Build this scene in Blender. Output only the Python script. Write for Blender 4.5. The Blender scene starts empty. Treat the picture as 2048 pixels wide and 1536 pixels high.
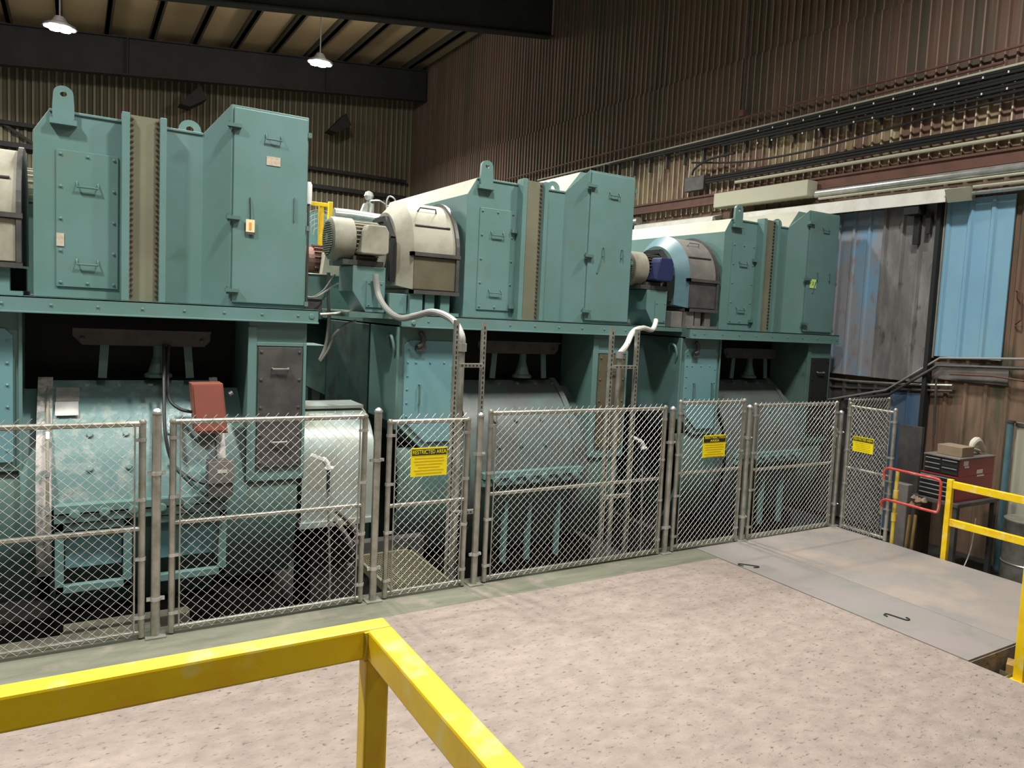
import bpy, math, random
from mathutils import Vector, Matrix
random.seed(7)
PI = math.pi
sc = bpy.context.scene
col = sc.collection
# ------------------------------------------------------------------ camera
W_PX, H_PX = 2048, 1536
FPX, CX, CY = 1516.2, 1141.9, 756.5
YAW, PITCH, ROLL, CAM_Z = 0.5815, 0.07932, -0.05257, 2.62
def cam_axes():
    cy, sy, cp, sp = math.cos(YAW), math.sin(YAW), math.cos(PITCH), math.sin(PITCH)
    F = Vector((sy*cp, cy*cp, -sp)); R0 = Vector((cy, -sy, 0)); D0 = F.cross(R0)
    c, s = math.cos(ROLL), math.sin(ROLL)
    return c*R0 + s*D0, -s*R0 + c*D0, F
CR, CD, CF = cam_axes()
CAM = Vector((0, 0, CAM_Z))
cd = bpy.data.cameras.new('camera'); cam = bpy.data.objects.new('camera', cd); col.objects.link(cam)
cam.matrix_world = Matrix(((CR.x, -CD.x, -CF.x, 0), (CR.y, -CD.y, -CF.y, 0), (CR.z, -CD.z, -CF.z, CAM_Z), (0, 0, 0, 1)))
cd.sensor_fit = 'HORIZONTAL'; cd.sensor_width = 36
cd.lens = FPX/W_PX*36
cd.shift_x = -(CX-W_PX/2)/W_PX; cd.shift_y = (CY-H_PX/2)/W_PX
cd.clip_start = 0.05; cd.clip_end = 200
sc.camera = cam
def P(px, py, x=None, y=None, z=None):
    """point of the photograph on a known plane of the room"""
    d = CR*((px-CX)/FPX) + CD*((py-CY)/FPX) + CF
    t = x/d.x if x is not None else (y/d.y if y is not None else (z-CAM_Z)/d.z)
    return CAM + d*t
# ------------------------------------------------------------------ world, lights, exposure
sc.view_settings.view_transform = 'Standard'; sc.view_settings.look = 'None'
sc.view_settings.gamma = 1; sc.view_settings.use_curve_mapping = False
sc.view_settings.exposure = -0.08
w = bpy.data.worlds.new('hall_air'); sc.world = w; w.use_nodes = True
w.node_tree.nodes['Background'].inputs[0].default_value = (0.85, 0.95, 1.0, 1)
w.node_tree.nodes['Background'].inputs[1].default_value = 0.022
def lamp(loc, power, size=0.6, color=(1, 0.97, 0.9), target=None, spread=128):
    l = bpy.data.lights.new('high_bay_light', 'AREA'); l.shape = 'DISK'; l.size = size
    l.energy = power; l.color = color; l.spread = math.radians(spread)
    o = bpy.data.objects.new('high_bay_light', l); col.objects.link(o); o.location = loc
    if target is not None:
        o.rotation_euler = (Vector(target)-Vector(loc)).to_track_quat('-Z', 'Y').to_euler()
    return o
for lx, ly, e in ((-0.3, 22.9, 1100), (5.9, 22.9, 850), (-6.5, 22.9, 1000)):
    lamp((lx, ly, 8.9), e, spread=165)
for lx, ly, e in ((-5.5, 13.0, 450), (1.8, 12.6, 680), (6.6, 12.0, 480), (-3.2, 5.8, 560), (3.0, 5.2, 400), (7.2, 4.6, 440), (1.0, 0.5, 170), (5.2, -2.0, 110), (-3.0, -4.0, 60)):
    lamp((lx, ly, 9.0), e, spread=170 if lx > 5.1 and ly < 5 else 128)

# ------------------------------------------------------------------ helpers
class MB:
    def __init__(s): s.v = []; s.f = []
    def add(s, vs, fs):
        b = len(s.v); s.v += [tuple(q) for q in vs]; s.f += [tuple(b+i for i in f) for f in fs]
    def box(s, x0, x1, y0, y1, z0, z1):
        vs = [(x, y, z) for z in (z0, z1) for y in (y0, y1) for x in (x0, x1)]
        s.add(vs, [(0, 2, 3, 1), (4, 5, 7, 6), (0, 1, 5, 4), (2, 6, 7, 3), (0, 4, 6, 2), (1, 3, 7, 5)]); return s
    def obox(s, c, sx, sy, sz, M=None):
        M = M or Matrix.Identity(3); c = Vector(c)
        vs = [c + M @ Vector((x*sx/2, y*sy/2, z*sz/2)) for z in (-1, 1) for y in (-1, 1) for x in (-1, 1)]
        s.add(vs, [(0, 2, 3, 1), (4, 5, 7, 6), (0, 1, 5, 4), (2, 6, 7, 3), (0, 4, 6, 2), (1, 3, 7, 5)]); return s
    def prism(s, poly, axis, a0, a1):
        def mk(u, v, a): return {'x': (a, u, v), 'y': (u, a, v), 'z': (u, v, a)}[axis]
        n = len(poly); vs = [mk(u, v, a0) for u, v in poly] + [mk(u, v, a1) for u, v in poly]
        fs = [tuple(range(n))[::-1], tuple(range(n, 2*n))] + [(i, (i+1) % n, n+(i+1) % n, n+i) for i in range(n)]
        s.add(vs, fs); return s
    def tube(s, pts, r, n=8, caps=True):
        pts = [Vector(q) for q in pts]; rings = []
        up = None
        for i, q in enumerate(pts):
            a = pts[max(i-1, 0)]; b = pts[min(i+1, len(pts)-1)]; t = (b-a).normalized()
            if up is None:
                up = t.orthogonal().normalized()
            up = (up - t*up.dot(t)).normalized(); bi = t.cross(up)
            rr = r[i] if isinstance(r, (list, tuple)) else r
            rings.append([q + (up*math.cos(2*PI*k/n) + bi*math.sin(2*PI*k/n))*rr for k in range(n)])
        vs = [v for ring in rings for v in ring]; fs = []
        for i in range(len(pts)-1):
            for k in range(n):
                fs.append((i*n+k, i*n+(k+1) % n, (i+1)*n+(k+1) % n, (i+1)*n+k))
        if caps: fs += [tuple(range(n))[::-1], tuple(range((len(pts)-1)*n, len(pts)*n))]
        s.add(vs, fs); return s
    def cyl(s, a, b, r, n=20): return s.tube([a, b], r, n)
    def lathe(s, base, axis, prof, n=24):
        """prof: (radius, height along axis)"""
        base = Vector(base); ax = Vector(axis).normalized(); u = ax.orthogonal().normalized(); v = ax.cross(u)
        vs = [base + ax*h + (u*math.cos(2*PI*k/n) + v*math.sin(2*PI*k/n))*max(r, 1e-4) for r, h in prof for k in range(n)]
        fs = [(i*n+k, i*n+(k+1) % n, (i+1)*n+(k+1) % n, (i+1)*n+k) for i in range(len(prof)-1) for k in range(n)]
        fs += [tuple(range(n))[::-1], tuple(range((len(prof)-1)*n, len(prof)*n))]
        s.add(vs, fs); return s
    def arc_shell(s, x0, x1, yc, zc, r, a0, a1, n=28, th=0.04):
        """sheet bent round an axis along x; angle measured from -y (towards the viewer) upward"""
        vs = []; 
        for i in range(n+1):
            a = a0+(a1-a0)*i/n
            for rr in (r, r-th):
                for x in (x0, x1): vs.append((x, yc-rr*math.cos(a), zc+rr*math.sin(a)))
        fs = []
        for i in range(n):
            b = i*4; c = b+4
            fs += [(b, b+1, c+1, c), (b+2, c+2, c+3, b+3), (b, c, c+2, b+2), (b+1, b+3, c+3, c+1)]
        fs += [(0, 2, 3, 1), (n*4, n*4+1, n*4+3, n*4+2)]
        s.add(vs, fs); return s
    def dome(s, c, axis, r, h, n=8): return s.lathe(c, axis, [(r, -0.004), (r, h*0.5), (r*0.7, h)], n)
    def build(s, name, m, parent=None, smooth=False, bevel=0):
        me = bpy.data.meshes.new(name); me.from_pydata(s.v, [], s.f); me.update()
        o = bpy.data.objects.new(name, me); col.objects.link(o)
        me.materials.append(m)
        if smooth:
            for p in me.polygons: p.use_smooth = True
            md = o.modifiers.new('edges', 'EDGE_SPLIT'); md.split_angle = math.radians(35)
        if bevel:
            md = o.modifiers.new('bevel', 'BEVEL'); md.width = bevel; md.segments = 2; md.limit_method = 'ANGLE'; md.angle_limit = math.radians(40)
        if parent is not None:
            o.parent = parent
            o.matrix_parent_inverse = Matrix.Translation(-Vector(root_loc(parent)))
        return o
def root_loc(p):
    return Vector(p.location) if p.type == 'EMPTY' else Vector((0, 0, 0))   # parts sit at the world origin with their shape in place
def tag(o, label, cat, group=None, kind=None):
    o['label'] = label; o['category'] = cat
    if group: o['group'] = group
    if kind: o['kind'] = kind
    return o
def thing(name, loc, label, cat, group=None):
    o = bpy.data.objects.new(name, None); col.objects.link(o); o.location = loc; o.empty_display_size = 0.1
    return tag(o, label, cat, group)
def struct(o, label=None):
    o['kind'] = 'structure'
    if label: o['label'] = label
    return o
def bez(pts, n=10):
    """smooth curve through points (Catmull-Rom)"""
    pts = [Vector(q) for q in pts]; out = []
    for i in range(len(pts)-1):
        p0 = pts[max(i-1, 0)]; p1 = pts[i]; p2 = pts[i+1]; p3 = pts[min(i+2, len(pts)-1)]
        for k in range(n):
            t = k/n
            out.append(0.5*((2*p1) + (p2-p0)*t + (2*p0-5*p1+4*p2-p3)*t*t + (3*p1-p0-3*p2+p3)*t**3))
    out.append(pts[-1]); return out
def text_mesh(name, body, m, parent, loc, size, rot, ax='CENTER', width=None, ext=0.001):
    cu = bpy.data.curves.new(name, 'FONT'); cu.body = body; cu.size = size; cu.align_x = ax; cu.align_y = 'CENTER'; cu.extrude = ext
    tmp = bpy.data.objects.new('tmp_text', cu); col.objects.link(tmp)
    bpy.context.view_layer.update()
    me = bpy.data.meshes.new_from_object(tmp.evaluated_get(bpy.context.evaluated_depsgraph_get()))
    bpy.data.objects.remove(tmp)
    xs = [v.co.x for v in me.vertices]
    if width and xs:
        k = width/(max(xs)-min(xs))
        for v in me.vertices: v.co.x *= k
    M = Matrix.Translation(Vector(loc)) @ rot.to_4x4()
    me.transform(M)
    me.name = name; me.materials.clear(); me.materials.append(m)
    o = bpy.data.objects.new(name, me); col.objects.link(o)
    o.parent = parent; o.matrix_parent_inverse = Matrix.Translation(-root_loc(parent))
    return o
FRONT = Matrix(((1, 0, 0), (0, 0, -1), (0, 1, 0)))        # text facing -y
FACE_MX = Matrix(((0, 0, -1), (-1, 0, 0), (0, 1, 0)))     # text facing -x

# ------------------------------------------------------------------ materials
def mat(name, c, rough=0.5, metal=0.0, c2=None, scale=4, lo=0.4, hi=0.65, stretch=(1, 1, 1), bump=0.0, bscale=40,
        c3=None, s3=12, lo3=0.6, hi3=0.7, st3=(1, 1, 1), emit=0, spec=0.5, rough2=None, detail=6):
    m = bpy.data.materials.new(name); m.use_nodes = True; nt = m.node_tree; N = nt.nodes; L = nt.links
    b = N['Principled BSDF']; b.inputs['Roughness'].default_value = rough; b.inputs['Metallic'].default_value = metal
    b.inputs['Specular IOR Level'].default_value = spec
    b.inputs['Base Color'].default_value = (*c, 1)
    geo = N.new('ShaderNodeNewGeometry')
    def noise(sca, st, det=detail):
        mp = N.new('ShaderNodeMapping'); mp.inputs['Scale'].default_value = st
        L.new(geo.outputs['Position'], mp.inputs['Vector'])
        n = N.new('ShaderNodeTexNoise'); n.inputs['Scale'].default_value = sca; n.inputs['Detail'].default_value = det; n.inputs['Roughness'].default_value = 0.62
        L.new(mp.outputs[0], n.inputs['Vector']); return n.outputs['Fac']
    def ramp(fac, a, bb):
        r = N.new('ShaderNodeMapRange'); r.inputs[1].default_value = a; r.inputs[2].default_value = bb
        L.new(fac, r.inputs[0]); return r.outputs[0]
    def mix(fac, a, bcol):
        mx = N.new('ShaderNodeMix'); mx.data_type = 'RGBA'; L.new(fac, mx.inputs[0])
        if isinstance(a, tuple): mx.inputs[6].default_value = (*a, 1)
        else: L.new(a, mx.inputs[6])
        mx.inputs[7].default_value = (*bcol, 1); return mx.outputs[2]
    cur = c
    if c2 is not None:
        f = ramp(noise(scale, stretch), lo, hi); cur = mix(f, cur, c2)
        if rough2 is not None:
            rr = N.new('ShaderNodeMapRange'); rr.inputs[3].default_value = rough; rr.inputs[4].default_value = rough2
            L.new(f, rr.inputs[0]); L.new(rr.outputs[0], b.inputs['Roughness'])
    if c3 is not None: cur = mix(ramp(noise(s3, st3), lo3, hi3), cur, c3)
    if not isinstance(cur, tuple): L.new(cur, b.inputs['Base Color'])
    if bump:
        bp = N.new('ShaderNodeBump'); bp.inputs['Strength'].default_value = bump; bp.inputs['Distance'].default_value = 0.01
        L.new(noise(bscale, (1, 1, 1), 4), bp.inputs['Height']); L.new(bp.outputs[0], b.inputs['Normal'])
    if emit:
        b.inputs['Emission Color'].default_value = (*c, 1); b.inputs['Emission Strength'].default_value = emit
    return m
TEAL = mat('teal_paint', (0.118, 0.226, 0.206), 0.4, c2=(0.138, 0.25, 0.252), scale=1.3, bump=0.03, bscale=25, c3=(0.15, 0.20, 0.16), s3=3.0, lo3=0.58, hi3=0.8)
BELLY = mat('shaded_dark_teal', (0.026, 0.06, 0.052), 0.5, c2=(0.04, 0.075, 0.066), scale=2.5, bump=0.06, c3=(0.025, 0.03, 0.028), s3=4, lo3=0.5, hi3=0.65)  # teal darkened to hold the shade on the rear casing in the gap
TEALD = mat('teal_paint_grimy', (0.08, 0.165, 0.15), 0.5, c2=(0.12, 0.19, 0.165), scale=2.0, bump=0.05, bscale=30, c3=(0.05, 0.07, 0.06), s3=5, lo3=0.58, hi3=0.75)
TEALB = mat('blue_teal_paint', (0.15, 0.32, 0.36), 0.4, c2=(0.17, 0.34, 0.36), scale=1.5, bump=0.02)
SHELL = mat('worn_teal_shell', (0.17, 0.29, 0.29), 0.28, c2=(0.34, 0.42, 0.40), scale=6, lo=0.5, hi=0.66, bump=0.35, bscale=22, c3=(0.16, 0.12, 0.11), s3=6, lo3=0.62, hi3=0.72)
SHELLG = mat('grey_shell', (0.105, 0.115, 0.115), 0.38, c2=(0.10, 0.17, 0.16), scale=2.2, bump=0.12, bscale=26, c3=(0.09, 0.08, 0.075), s3=6, lo3=0.6, hi3=0.72)
PEEL = mat('peeling_white_paint', (0.62, 0.58, 0.56), 0.7, c2=(0.22, 0.28, 0.27), scale=9, lo=0.45, hi=0.6, bump=0.4, bscale=30)
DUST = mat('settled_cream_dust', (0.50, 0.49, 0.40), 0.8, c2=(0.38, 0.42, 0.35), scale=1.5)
OLIVED = mat('oily_olive_plate', (0.125, 0.115, 0.075), 0.45, c2=(0.10, 0.085, 0.055), scale=4)
OLIVE = mat('olive_strip', (0.155, 0.155, 0.105), 0.55, c2=(0.19, 0.19, 0.13), scale=2)
BLACK = mat('soot_black', (0.012, 0.014, 0.014), 0.75)
DARK = mat('dark_grey_steel', (0.055, 0.055, 0.057), 0.45, c2=(0.09, 0.085, 0.08), scale=5, bump=0.05)
BOLT = mat('bolt_steel', (0.05, 0.09, 0.085), 0.4, metal=0.3)
GALV = mat('galvanised_steel', (0.46, 0.46, 0.42), 0.36, metal=0.6, c2=(0.30, 0.30, 0.24), scale=7, bump=0.04)
WIRE = mat('galvanised_wire', (0.62, 0.62, 0.58), 0.4, metal=0.3)
ALU = mat('bright_aluminium', (0.62, 0.64, 0.63), 0.3, metal=0.7, c2=(0.45, 0.47, 0.46), scale=5)
SILVER = mat('silver_guard_paint', (0.42, 0.52, 0.50), 0.33, metal=0.25, c2=(0.40, 0.40, 0.33), scale=2.2, bump=0.04)
CREAM = mat('dusty_cream_grey', (0.34, 0.33, 0.265), 0.6, c2=(0.22, 0.205, 0.155), scale=3.0, lo=0.42, hi=0.7)
DUSTG = mat('dusty_dark_grey', (0.14, 0.135, 0.13), 0.55, c2=(0.22, 0.20, 0.18), scale=3)
BLUEM = mat('navy_motor_paint', (0.02, 0.03, 0.10), 0.45)
LBLUE = mat('pale_blue_paint', (0.10, 0.20, 0.24), 0.45, c2=(0.075, 0.16, 0.19), scale=4)
YELLOW = mat('safety_yellow', (0.90, 0.63, 0.004), 0.45, c2=(0.84, 0.48, 0.008), scale=7, lo=0.48, hi=0.72, c3=(0.82, 0.70, 0.22), s3=9, lo3=0.54, hi3=0.70, bump=0.05, bscale=60, st3=(1, 1, 1))
YELLOW2 = mat('safety_yellow_worn', (0.72, 0.53, 0.02), 0.5, c2=(0.70, 0.55, 0.2), scale=9, bump=0.05)
REDP = mat('red_paint', (0.50, 0.05, 0.04), 0.5, c2=(0.6, 0.25, 0.22), scale=8, lo=0.5, hi=0.7)
REDBOX = mat('faded_red_box', (0.31, 0.095, 0.075), 0.5, c2=(0.27, 0.10, 0.06), scale=5)
REDCH = mat('red_tool_chest', (0.32, 0.018, 0.022), 0.35)
RUST = mat('rust_steel', (0.16, 0.075, 0.055), 0.75, c2=(0.11, 0.06, 0.045), scale=4, bump=0.1)
RUBBER = mat('black_cable', (0.018, 0.019, 0.02), 0.5)
GREYC = mat('grey_conduit', (0.30, 0.30, 0.285), 0.5)
WHITE = mat('white_paint', (0.72, 0.72, 0.68), 0.5, c2=(0.60, 0.60, 0.54), scale=4)
WHITEP = mat('white_plastic', (0.82, 0.82, 0.80), 0.4)
SIGNY = mat('sign_yellow', (0.95, 0.80, 0.008), 0.45)
SIGNB = mat('sign_black', (0.02, 0.02, 0.015), 0.5)
SIGNL = mat('sign_print', (0.74, 0.52, 0.01), 0.5)
PLATE = mat('label_plate', (0.55, 0.50, 0.40), 0.5, c2=(0.45, 0.36, 0.28), scale=30)
METPL = mat('bare_metal_plate', (0.66, 0.66, 0.64), 0.35, metal=0.4, c2=(0.5, 0.5, 0.48), scale=8)
TAGY = mat('tag_cream', (0.80, 0.72, 0.42), 0.6)
TAGO = mat('tag_orange', (0.75, 0.30, 0.05), 0.6)
TAGG = mat('tag_lime', (0.62, 0.85, 0.25), 0.5)
CARD = mat('cardboard', (0.30, 0.22, 0.15), 0.8, c2=(0.24, 0.18, 0.12), scale=8)
CLOTH = mat('pale_cloth', (0.62, 0.58, 0.50), 0.9)
GRIME = mat('grimy_timber', (0.085, 0.08, 0.055), 0.85, c2=(0.05, 0.045, 0.035), scale=6)
WOOD = mat('bare_wood', (0.36, 0.23, 0.07), 0.7, c2=(0.24, 0.15, 0.05), scale=6)
BROWN = mat('dark_brown', (0.065, 0.035, 0.018), 0.7)
CONC = mat('concrete', (0.315, 0.26, 0.228), 0.8, c2=(0.215, 0.177, 0.155), scale=7, lo=0.36, hi=0.72, stretch=(0.8, 1.1, 1), c3=(0.08, 0.066, 0.058), s3=26, lo3=0.57, hi3=0.69, bump=0.7, bscale=80, st3=(0.7, 1.2, 1), detail=15)
CURB = mat('dusty_curb', (0.165, 0.17, 0.125), 0.85, c2=(0.11, 0.115, 0.085), scale=3, stretch=(0.4, 2, 1), c3=(0.24, 0.205, 0.175), s3=2, lo3=0.56, hi3=0.72, bump=0.3, bscale=40)
STEELPL = mat('worn_floor_plate', (0.275, 0.24, 0.218), 0.6, c2=(0.22, 0.212, 0.205), scale=1.7, lo=0.4, hi=0.65, c3=(0.33, 0.278, 0.24), s3=1.3, lo3=0.5, hi3=0.7, bump=0.3, bscale=60)
STEELPG = mat('worn_floor_plate_greenish', (0.225, 0.215, 0.20), 0.6, c2=(0.26, 0.222, 0.228), scale=1.5, lo=0.4, hi=0.65, c3=(0.19, 0.20, 0.175), s3=3, lo3=0.5, hi3=0.7, bump=0.2, bscale=60)
PIT = mat('shaded_greasy_pit', (0.018, 0.017, 0.016), 0.8, c2=(0.03, 0.028, 0.025), scale=3)  # pit grime, darkened further to stand for the deep shade
GRATE = mat('grating_steel', (0.20, 0.19, 0.12), 0.5, metal=0.3)
WALLR = mat('rusty_corrugated_sheet', (0.15, 0.09, 0.068), 0.8, c2=(0.085, 0.075, 0.054), scale=1.0, lo=0.4, hi=0.62, stretch=(1, 1.6, 0.12), c3=(0.20, 0.135, 0.105), s3=2.6, lo3=0.56, hi3=0.72, st3=(1, 3, 0.1))
WALLM = mat('corrugated_sheet_with_old_cream_paint', (0.20, 0.12, 0.095), 0.8, c2=(0.34, 0.27, 0.16), scale=1.5, lo=0.45, hi=0.62, stretch=(1, 2.2, 0.5), c3=(0.55, 0.50, 0.36), s3=3, lo3=0.6, hi3=0.7, st3=(1, 3, 0.4))
WALLB = mat('olive_corrugated_sheet', (0.13, 0.12, 0.078), 0.75, c2=(0.18, 0.165, 0.11), scale=0.6, stretch=(2, 1, 0.15), c3=(0.22, 0.13, 0.10), s3=0.5, lo3=0.55, hi3=0.7, st3=(2, 1, 0.4))
CRESTR = mat('lit_rusty_crest', (0.30, 0.20, 0.155), 0.75, c2=(0.15, 0.12, 0.09), scale=0.9, lo=0.45, hi=0.6, stretch=(1, 2.5, 0.1))  # lighter copy of the rusty sheet: light painted on the rib crests
CRESTM = mat('lit_cream_paint_crest', (0.68, 0.62, 0.44), 0.7, c2=(0.40, 0.27, 0.19), scale=1.6, lo=0.5, hi=0.65, stretch=(1, 2.2, 0.5))  # old cream paint, brightened as if the rib edges catch light
CRESTB = mat('lit_olive_crest', (0.33, 0.31, 0.22), 0.7, c2=(0.26, 0.20, 0.14), scale=0.6, stretch=(2, 1, 0.3))  # lighter olive for the ribs, lit edges put into the colour
DOORG = mat('grey_weathered_sheet', (0.16, 0.155, 0.155), 0.6, c2=(0.25, 0.25, 0.25), scale=5, lo=0.45, hi=0.7, stretch=(1, 1, 0.3), c3=(0.10, 0.09, 0.085), s3=7, lo3=0.58, hi3=0.68, st3=(1, 1, 0.4), bump=0.2)
DOORB = mat('grey_sheet_with_worn_blue', (0.30, 0.31, 0.34), 0.6, c2=(0.20, 0.36, 0.52), scale=1.4, lo=0.45, hi=0.62, stretch=(1, 1.2, 0.7), c3=(0.28, 0.24, 0.24), s3=6, lo3=0.56, hi3=0.66, st3=(1, 1, 0.4), bump=0.2)
BLUEP = mat('sky_blue_sheet', (0.21, 0.42, 0.60), 0.5, c2=(0.24, 0.45, 0.57), scale=2, stretch=(1, 1, 0.3))
BLUED = mat('dark_blue_sheet', (0.07, 0.13, 0.24), 0.55, c2=(0.10, 0.15, 0.22), scale=4, stretch=(1, 1, 0.3))
RUSTP = mat('rusty_brown_sheet', (0.17, 0.105, 0.07), 0.8, c2=(0.25, 0.165, 0.115), scale=1.5, stretch=(1, 1.5, 0.25), c3=(0.085, 0.085, 0.05), s3=2.0, lo3=0.52, hi3=0.66, st3=(1, 1.5, 0.3), bump=0.2)
ROOFT = mat('tan_roof_insulation', (0.60, 0.46, 0.28), 0.85, c2=(0.54, 0.39, 0.23), scale=0.6, c3=(0.5, 0.40, 0.24), s3=0.9)
BEAM = mat('black_roof_steel', (0.022, 0.022, 0.024), 0.7, c2=(0.03, 0.03, 0.033), scale=2)
PURL = mat('purlin_steel', (0.06, 0.055, 0.04), 0.7)
GREYW = mat('plain_grey_wall', (0.22, 0.20, 0.17), 0.9)
LAMPE = mat('lamp_lens', (1.0, 0.97, 0.90), 0.5, emit=30)
WORKL = mat('work_lamp_lens', (1.0, 0.98, 0.95), 0.5, emit=9)
AMBER = mat('amber_lit_sheet', (0.75, 0.42, 0.08), 0.6)  # glow of amber light put into the sheet's own colour
BEIGE = mat('beige_duct', (0.46, 0.46, 0.36), 0.6)

# ------------------------------------------------------------------ setting
XW, YB = 11.2, 29.4
FX0, FX1 = 6.1, 8.62           # cover plate strip; right edge of the floor
o = MB().box(-14, FX0, -8, 6.05, -0.3, 0).box(FX0, FX1, 3.16, 6.05, -0.3, -0.012).build('floor', CONC); struct(o)
o = MB().box(-14, FX1, 6.05, 6.62, -0.3, 0.0).build('floor_curb', CURB); struct(o)
o = MB().box(-14, XW+0.2, 6.62, YB, -1.35, -1.2).build('floor_pit', PIT); struct(o)
o = MB().box(FX1, XW+0.2, -8, 6.62, -0.75, -0.6).build('floor_side', PIT); struct(o)
o = MB().box(-14, FX1, 6.56, 6.62, -1.2, -0.3).box(FX1-0.06, FX1, -8, 6.62, -0.6, -0.3).build('trim_1', PIT); struct(o)
o = MB().box(FX0, FX1, -8, 3.16, -0.75, -0.6).build('floor_opening', BROWN); struct(o)
def corrugated(name, m, y0, y1, z0, z1, x, pitch, depth, frac=(0.0, 0.25, 0.4, 0.75, 0.9), th=0.01, axis='y', sgn=-1, parent=None, crest=None):
    """sheet in the plane x (axis y) or y (axis x): flat pans with raised ribs"""
    n = max(1, int(round((y1-y0)/pitch))); prof = []
    for i in range(n):
        b = y0+i*(y1-y0)/n; p = (y1-y0)/n
        prof += [(b+p*frac[0], 0), (b+p*frac[1], 0), (b+p*frac[2], depth), (b+p*frac[3], depth), (b+p*frac[4], 0)]
    prof.append((y1, 0)); mb = MB(); vs = []; fs = []
    for u, d in prof:
        for z in (z0, z1):
            vs.append((x+sgn*d, u, z) if axis == 'y' else (u, x+sgn*d, z))
    for i in range(len(prof)-1): fs.append((i*2, i*2+2, i*2+3, i*2+1))
    # back skin
    b = len(vs)
    for u in (y0, y1):
        for z in (z0, z1): vs.append((x+0.03*-sgn, u, z) if axis == 'y' else (u, x+0.03*-sgn, z))
    fs += [(b, b+1, b+3, b+2), (0, 1, b+1, b), (2*len(prof)-2, b+2, b+3, 2*len(prof)-1)]
    mb.add(vs, fs)
    o = mb.build(name, m, parent)
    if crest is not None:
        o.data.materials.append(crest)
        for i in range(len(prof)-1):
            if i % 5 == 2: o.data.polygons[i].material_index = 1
    return o
NARROW = (0, .52, .62, .76, .86)
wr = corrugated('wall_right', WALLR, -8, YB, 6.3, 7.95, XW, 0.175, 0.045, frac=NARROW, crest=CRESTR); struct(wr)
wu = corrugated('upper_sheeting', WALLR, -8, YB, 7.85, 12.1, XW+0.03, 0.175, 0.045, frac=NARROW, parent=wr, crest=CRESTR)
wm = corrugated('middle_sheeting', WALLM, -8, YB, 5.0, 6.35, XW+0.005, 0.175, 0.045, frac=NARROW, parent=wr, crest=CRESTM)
wl = corrugated('lower_sheeting', RUSTP, -8, YB, -0.7, 5.05, XW+0.02, 0.305, 0.03, frac=(0, 0.7, 0.78, 0.92, 1.0), parent=wr)
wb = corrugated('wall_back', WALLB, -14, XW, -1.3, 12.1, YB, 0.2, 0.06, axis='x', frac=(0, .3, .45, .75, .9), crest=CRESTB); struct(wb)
o = MB().box(-14.2, -14, -8, YB, -1.3, 12.1).build('wall_left', GREYW); struct(o)
o = MB().box(-14, XW, -8.2, -8, -1.3, 12.1).build('wall_front', GREYW); struct(o)
# roof rises towards the right wall
def roofz(x): return 10.42 + 0.112*(x+1.8)
ce = MB(); xs = (-14, XW+0.1)
ce.add([(xs[0], -8, roofz(xs[0])), (xs[1], -8, roofz(xs[1])), (xs[1], YB, roofz(xs[1])), (xs[0], YB, roofz(xs[0])),
        (xs[0], -8, roofz(xs[0])+.1), (xs[1], -8, roofz(xs[1])+.1), (xs[1], YB, roofz(xs[1])+.1), (xs[0], YB, roofz(xs[0])+.1)],
       [(0, 3, 2, 1), (4, 5, 6, 7), (0, 1, 5, 4), (1, 2, 6, 5), (2, 3, 7, 6), (3, 0, 4, 7)])
ceil = ce.build('ceiling', ROOFT); struct(ceil)
for i in range(-9, 9):
    x = 0.8+1.2*i
    if x > XW-0.2: continue
    z = roofz(x)
    MB().box(x-0.05, x+0.05, -8, YB-0.06, z-0.26, z-0.01).box(x-0.05, x+0.11, -8, YB-0.06, z-0.26, z-0.23).build('purlin', PURL, ceil)
for j, (yr, zb0, sl) in enumerate(((28.0, 9.21, .116), (18.9, 8.68, .153), (9.6, 8.68, .153))):
    mb = MB(); x0, x1 = -14, XW-0.06
    lo = lambda x: zb0+sl*x
    hi = lambda x: roofz(x)-.25
    for (fa, fb, hw) in ((lambda x: lo(x)+.04, lambda x: hi(x)-.04, 0.02), (lo, lambda x: lo(x)+.04, 0.16), (lambda x: hi(x)-.04, hi, 0.16)):
        mb.add([(x, yr+s*hw, f(x)) for x in (x0, x1) for s in (-1, 1) for f in (fa, fb)],
               [(0, 1, 3, 2), (4, 6, 7, 5), (0, 4, 5, 1), (2, 3, 7, 6), (0, 2, 6, 4), (1, 5, 7, 3)])
    if j == 0:
        for x in (1.35, 7.4): mb.box(x-0.02, x+0.02, yr-0.15, yr+0.15, lo(x), hi(x))
    struct(mb.build('roof_beam', BEAM))
# horizontal girts and a knee brace on the back wall
g = MB().box(-14, 10.9, YB-0.32, YB-0.08, 7.55, 7.67).box(-14, 10.9, YB-0.32, YB-0.08, 6.9, 7.05).box(-14, 10.9, YB-0.4, YB-0.08, 5.6, 5.95)
for x in (-1.4, 6.2): g.obox((x, YB-0.2, 7.3), 0.08, 0.08, 1.9, Matrix.Rotation(math.radians(-58 if x < 0 else 52), 3, 'Y'))
struct(g.build('wall_girt', BEAM))
k = MB()
for x in (3.2, 8.0): k.prism([(x-0.35, 8.9), (x+0.25, 9.6), (x+0.45, 9.2), (x-0.05, 8.85)], 'y', YB-1.1, YB-0.4)
struct(k.build('wall_brace', BEAM))
struct(MB().box(XW-0.16, XW-0.06, -8, YB-0.4, 5.12, 5.16).box(XW-0.13, XW-0.11, -8, YB-0.4, 5.12, 5.33).box(XW-0.16, XW-0.06, -8, YB-0.4, 5.30, 5.335).build('wall_rail_beam', RUST))

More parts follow.
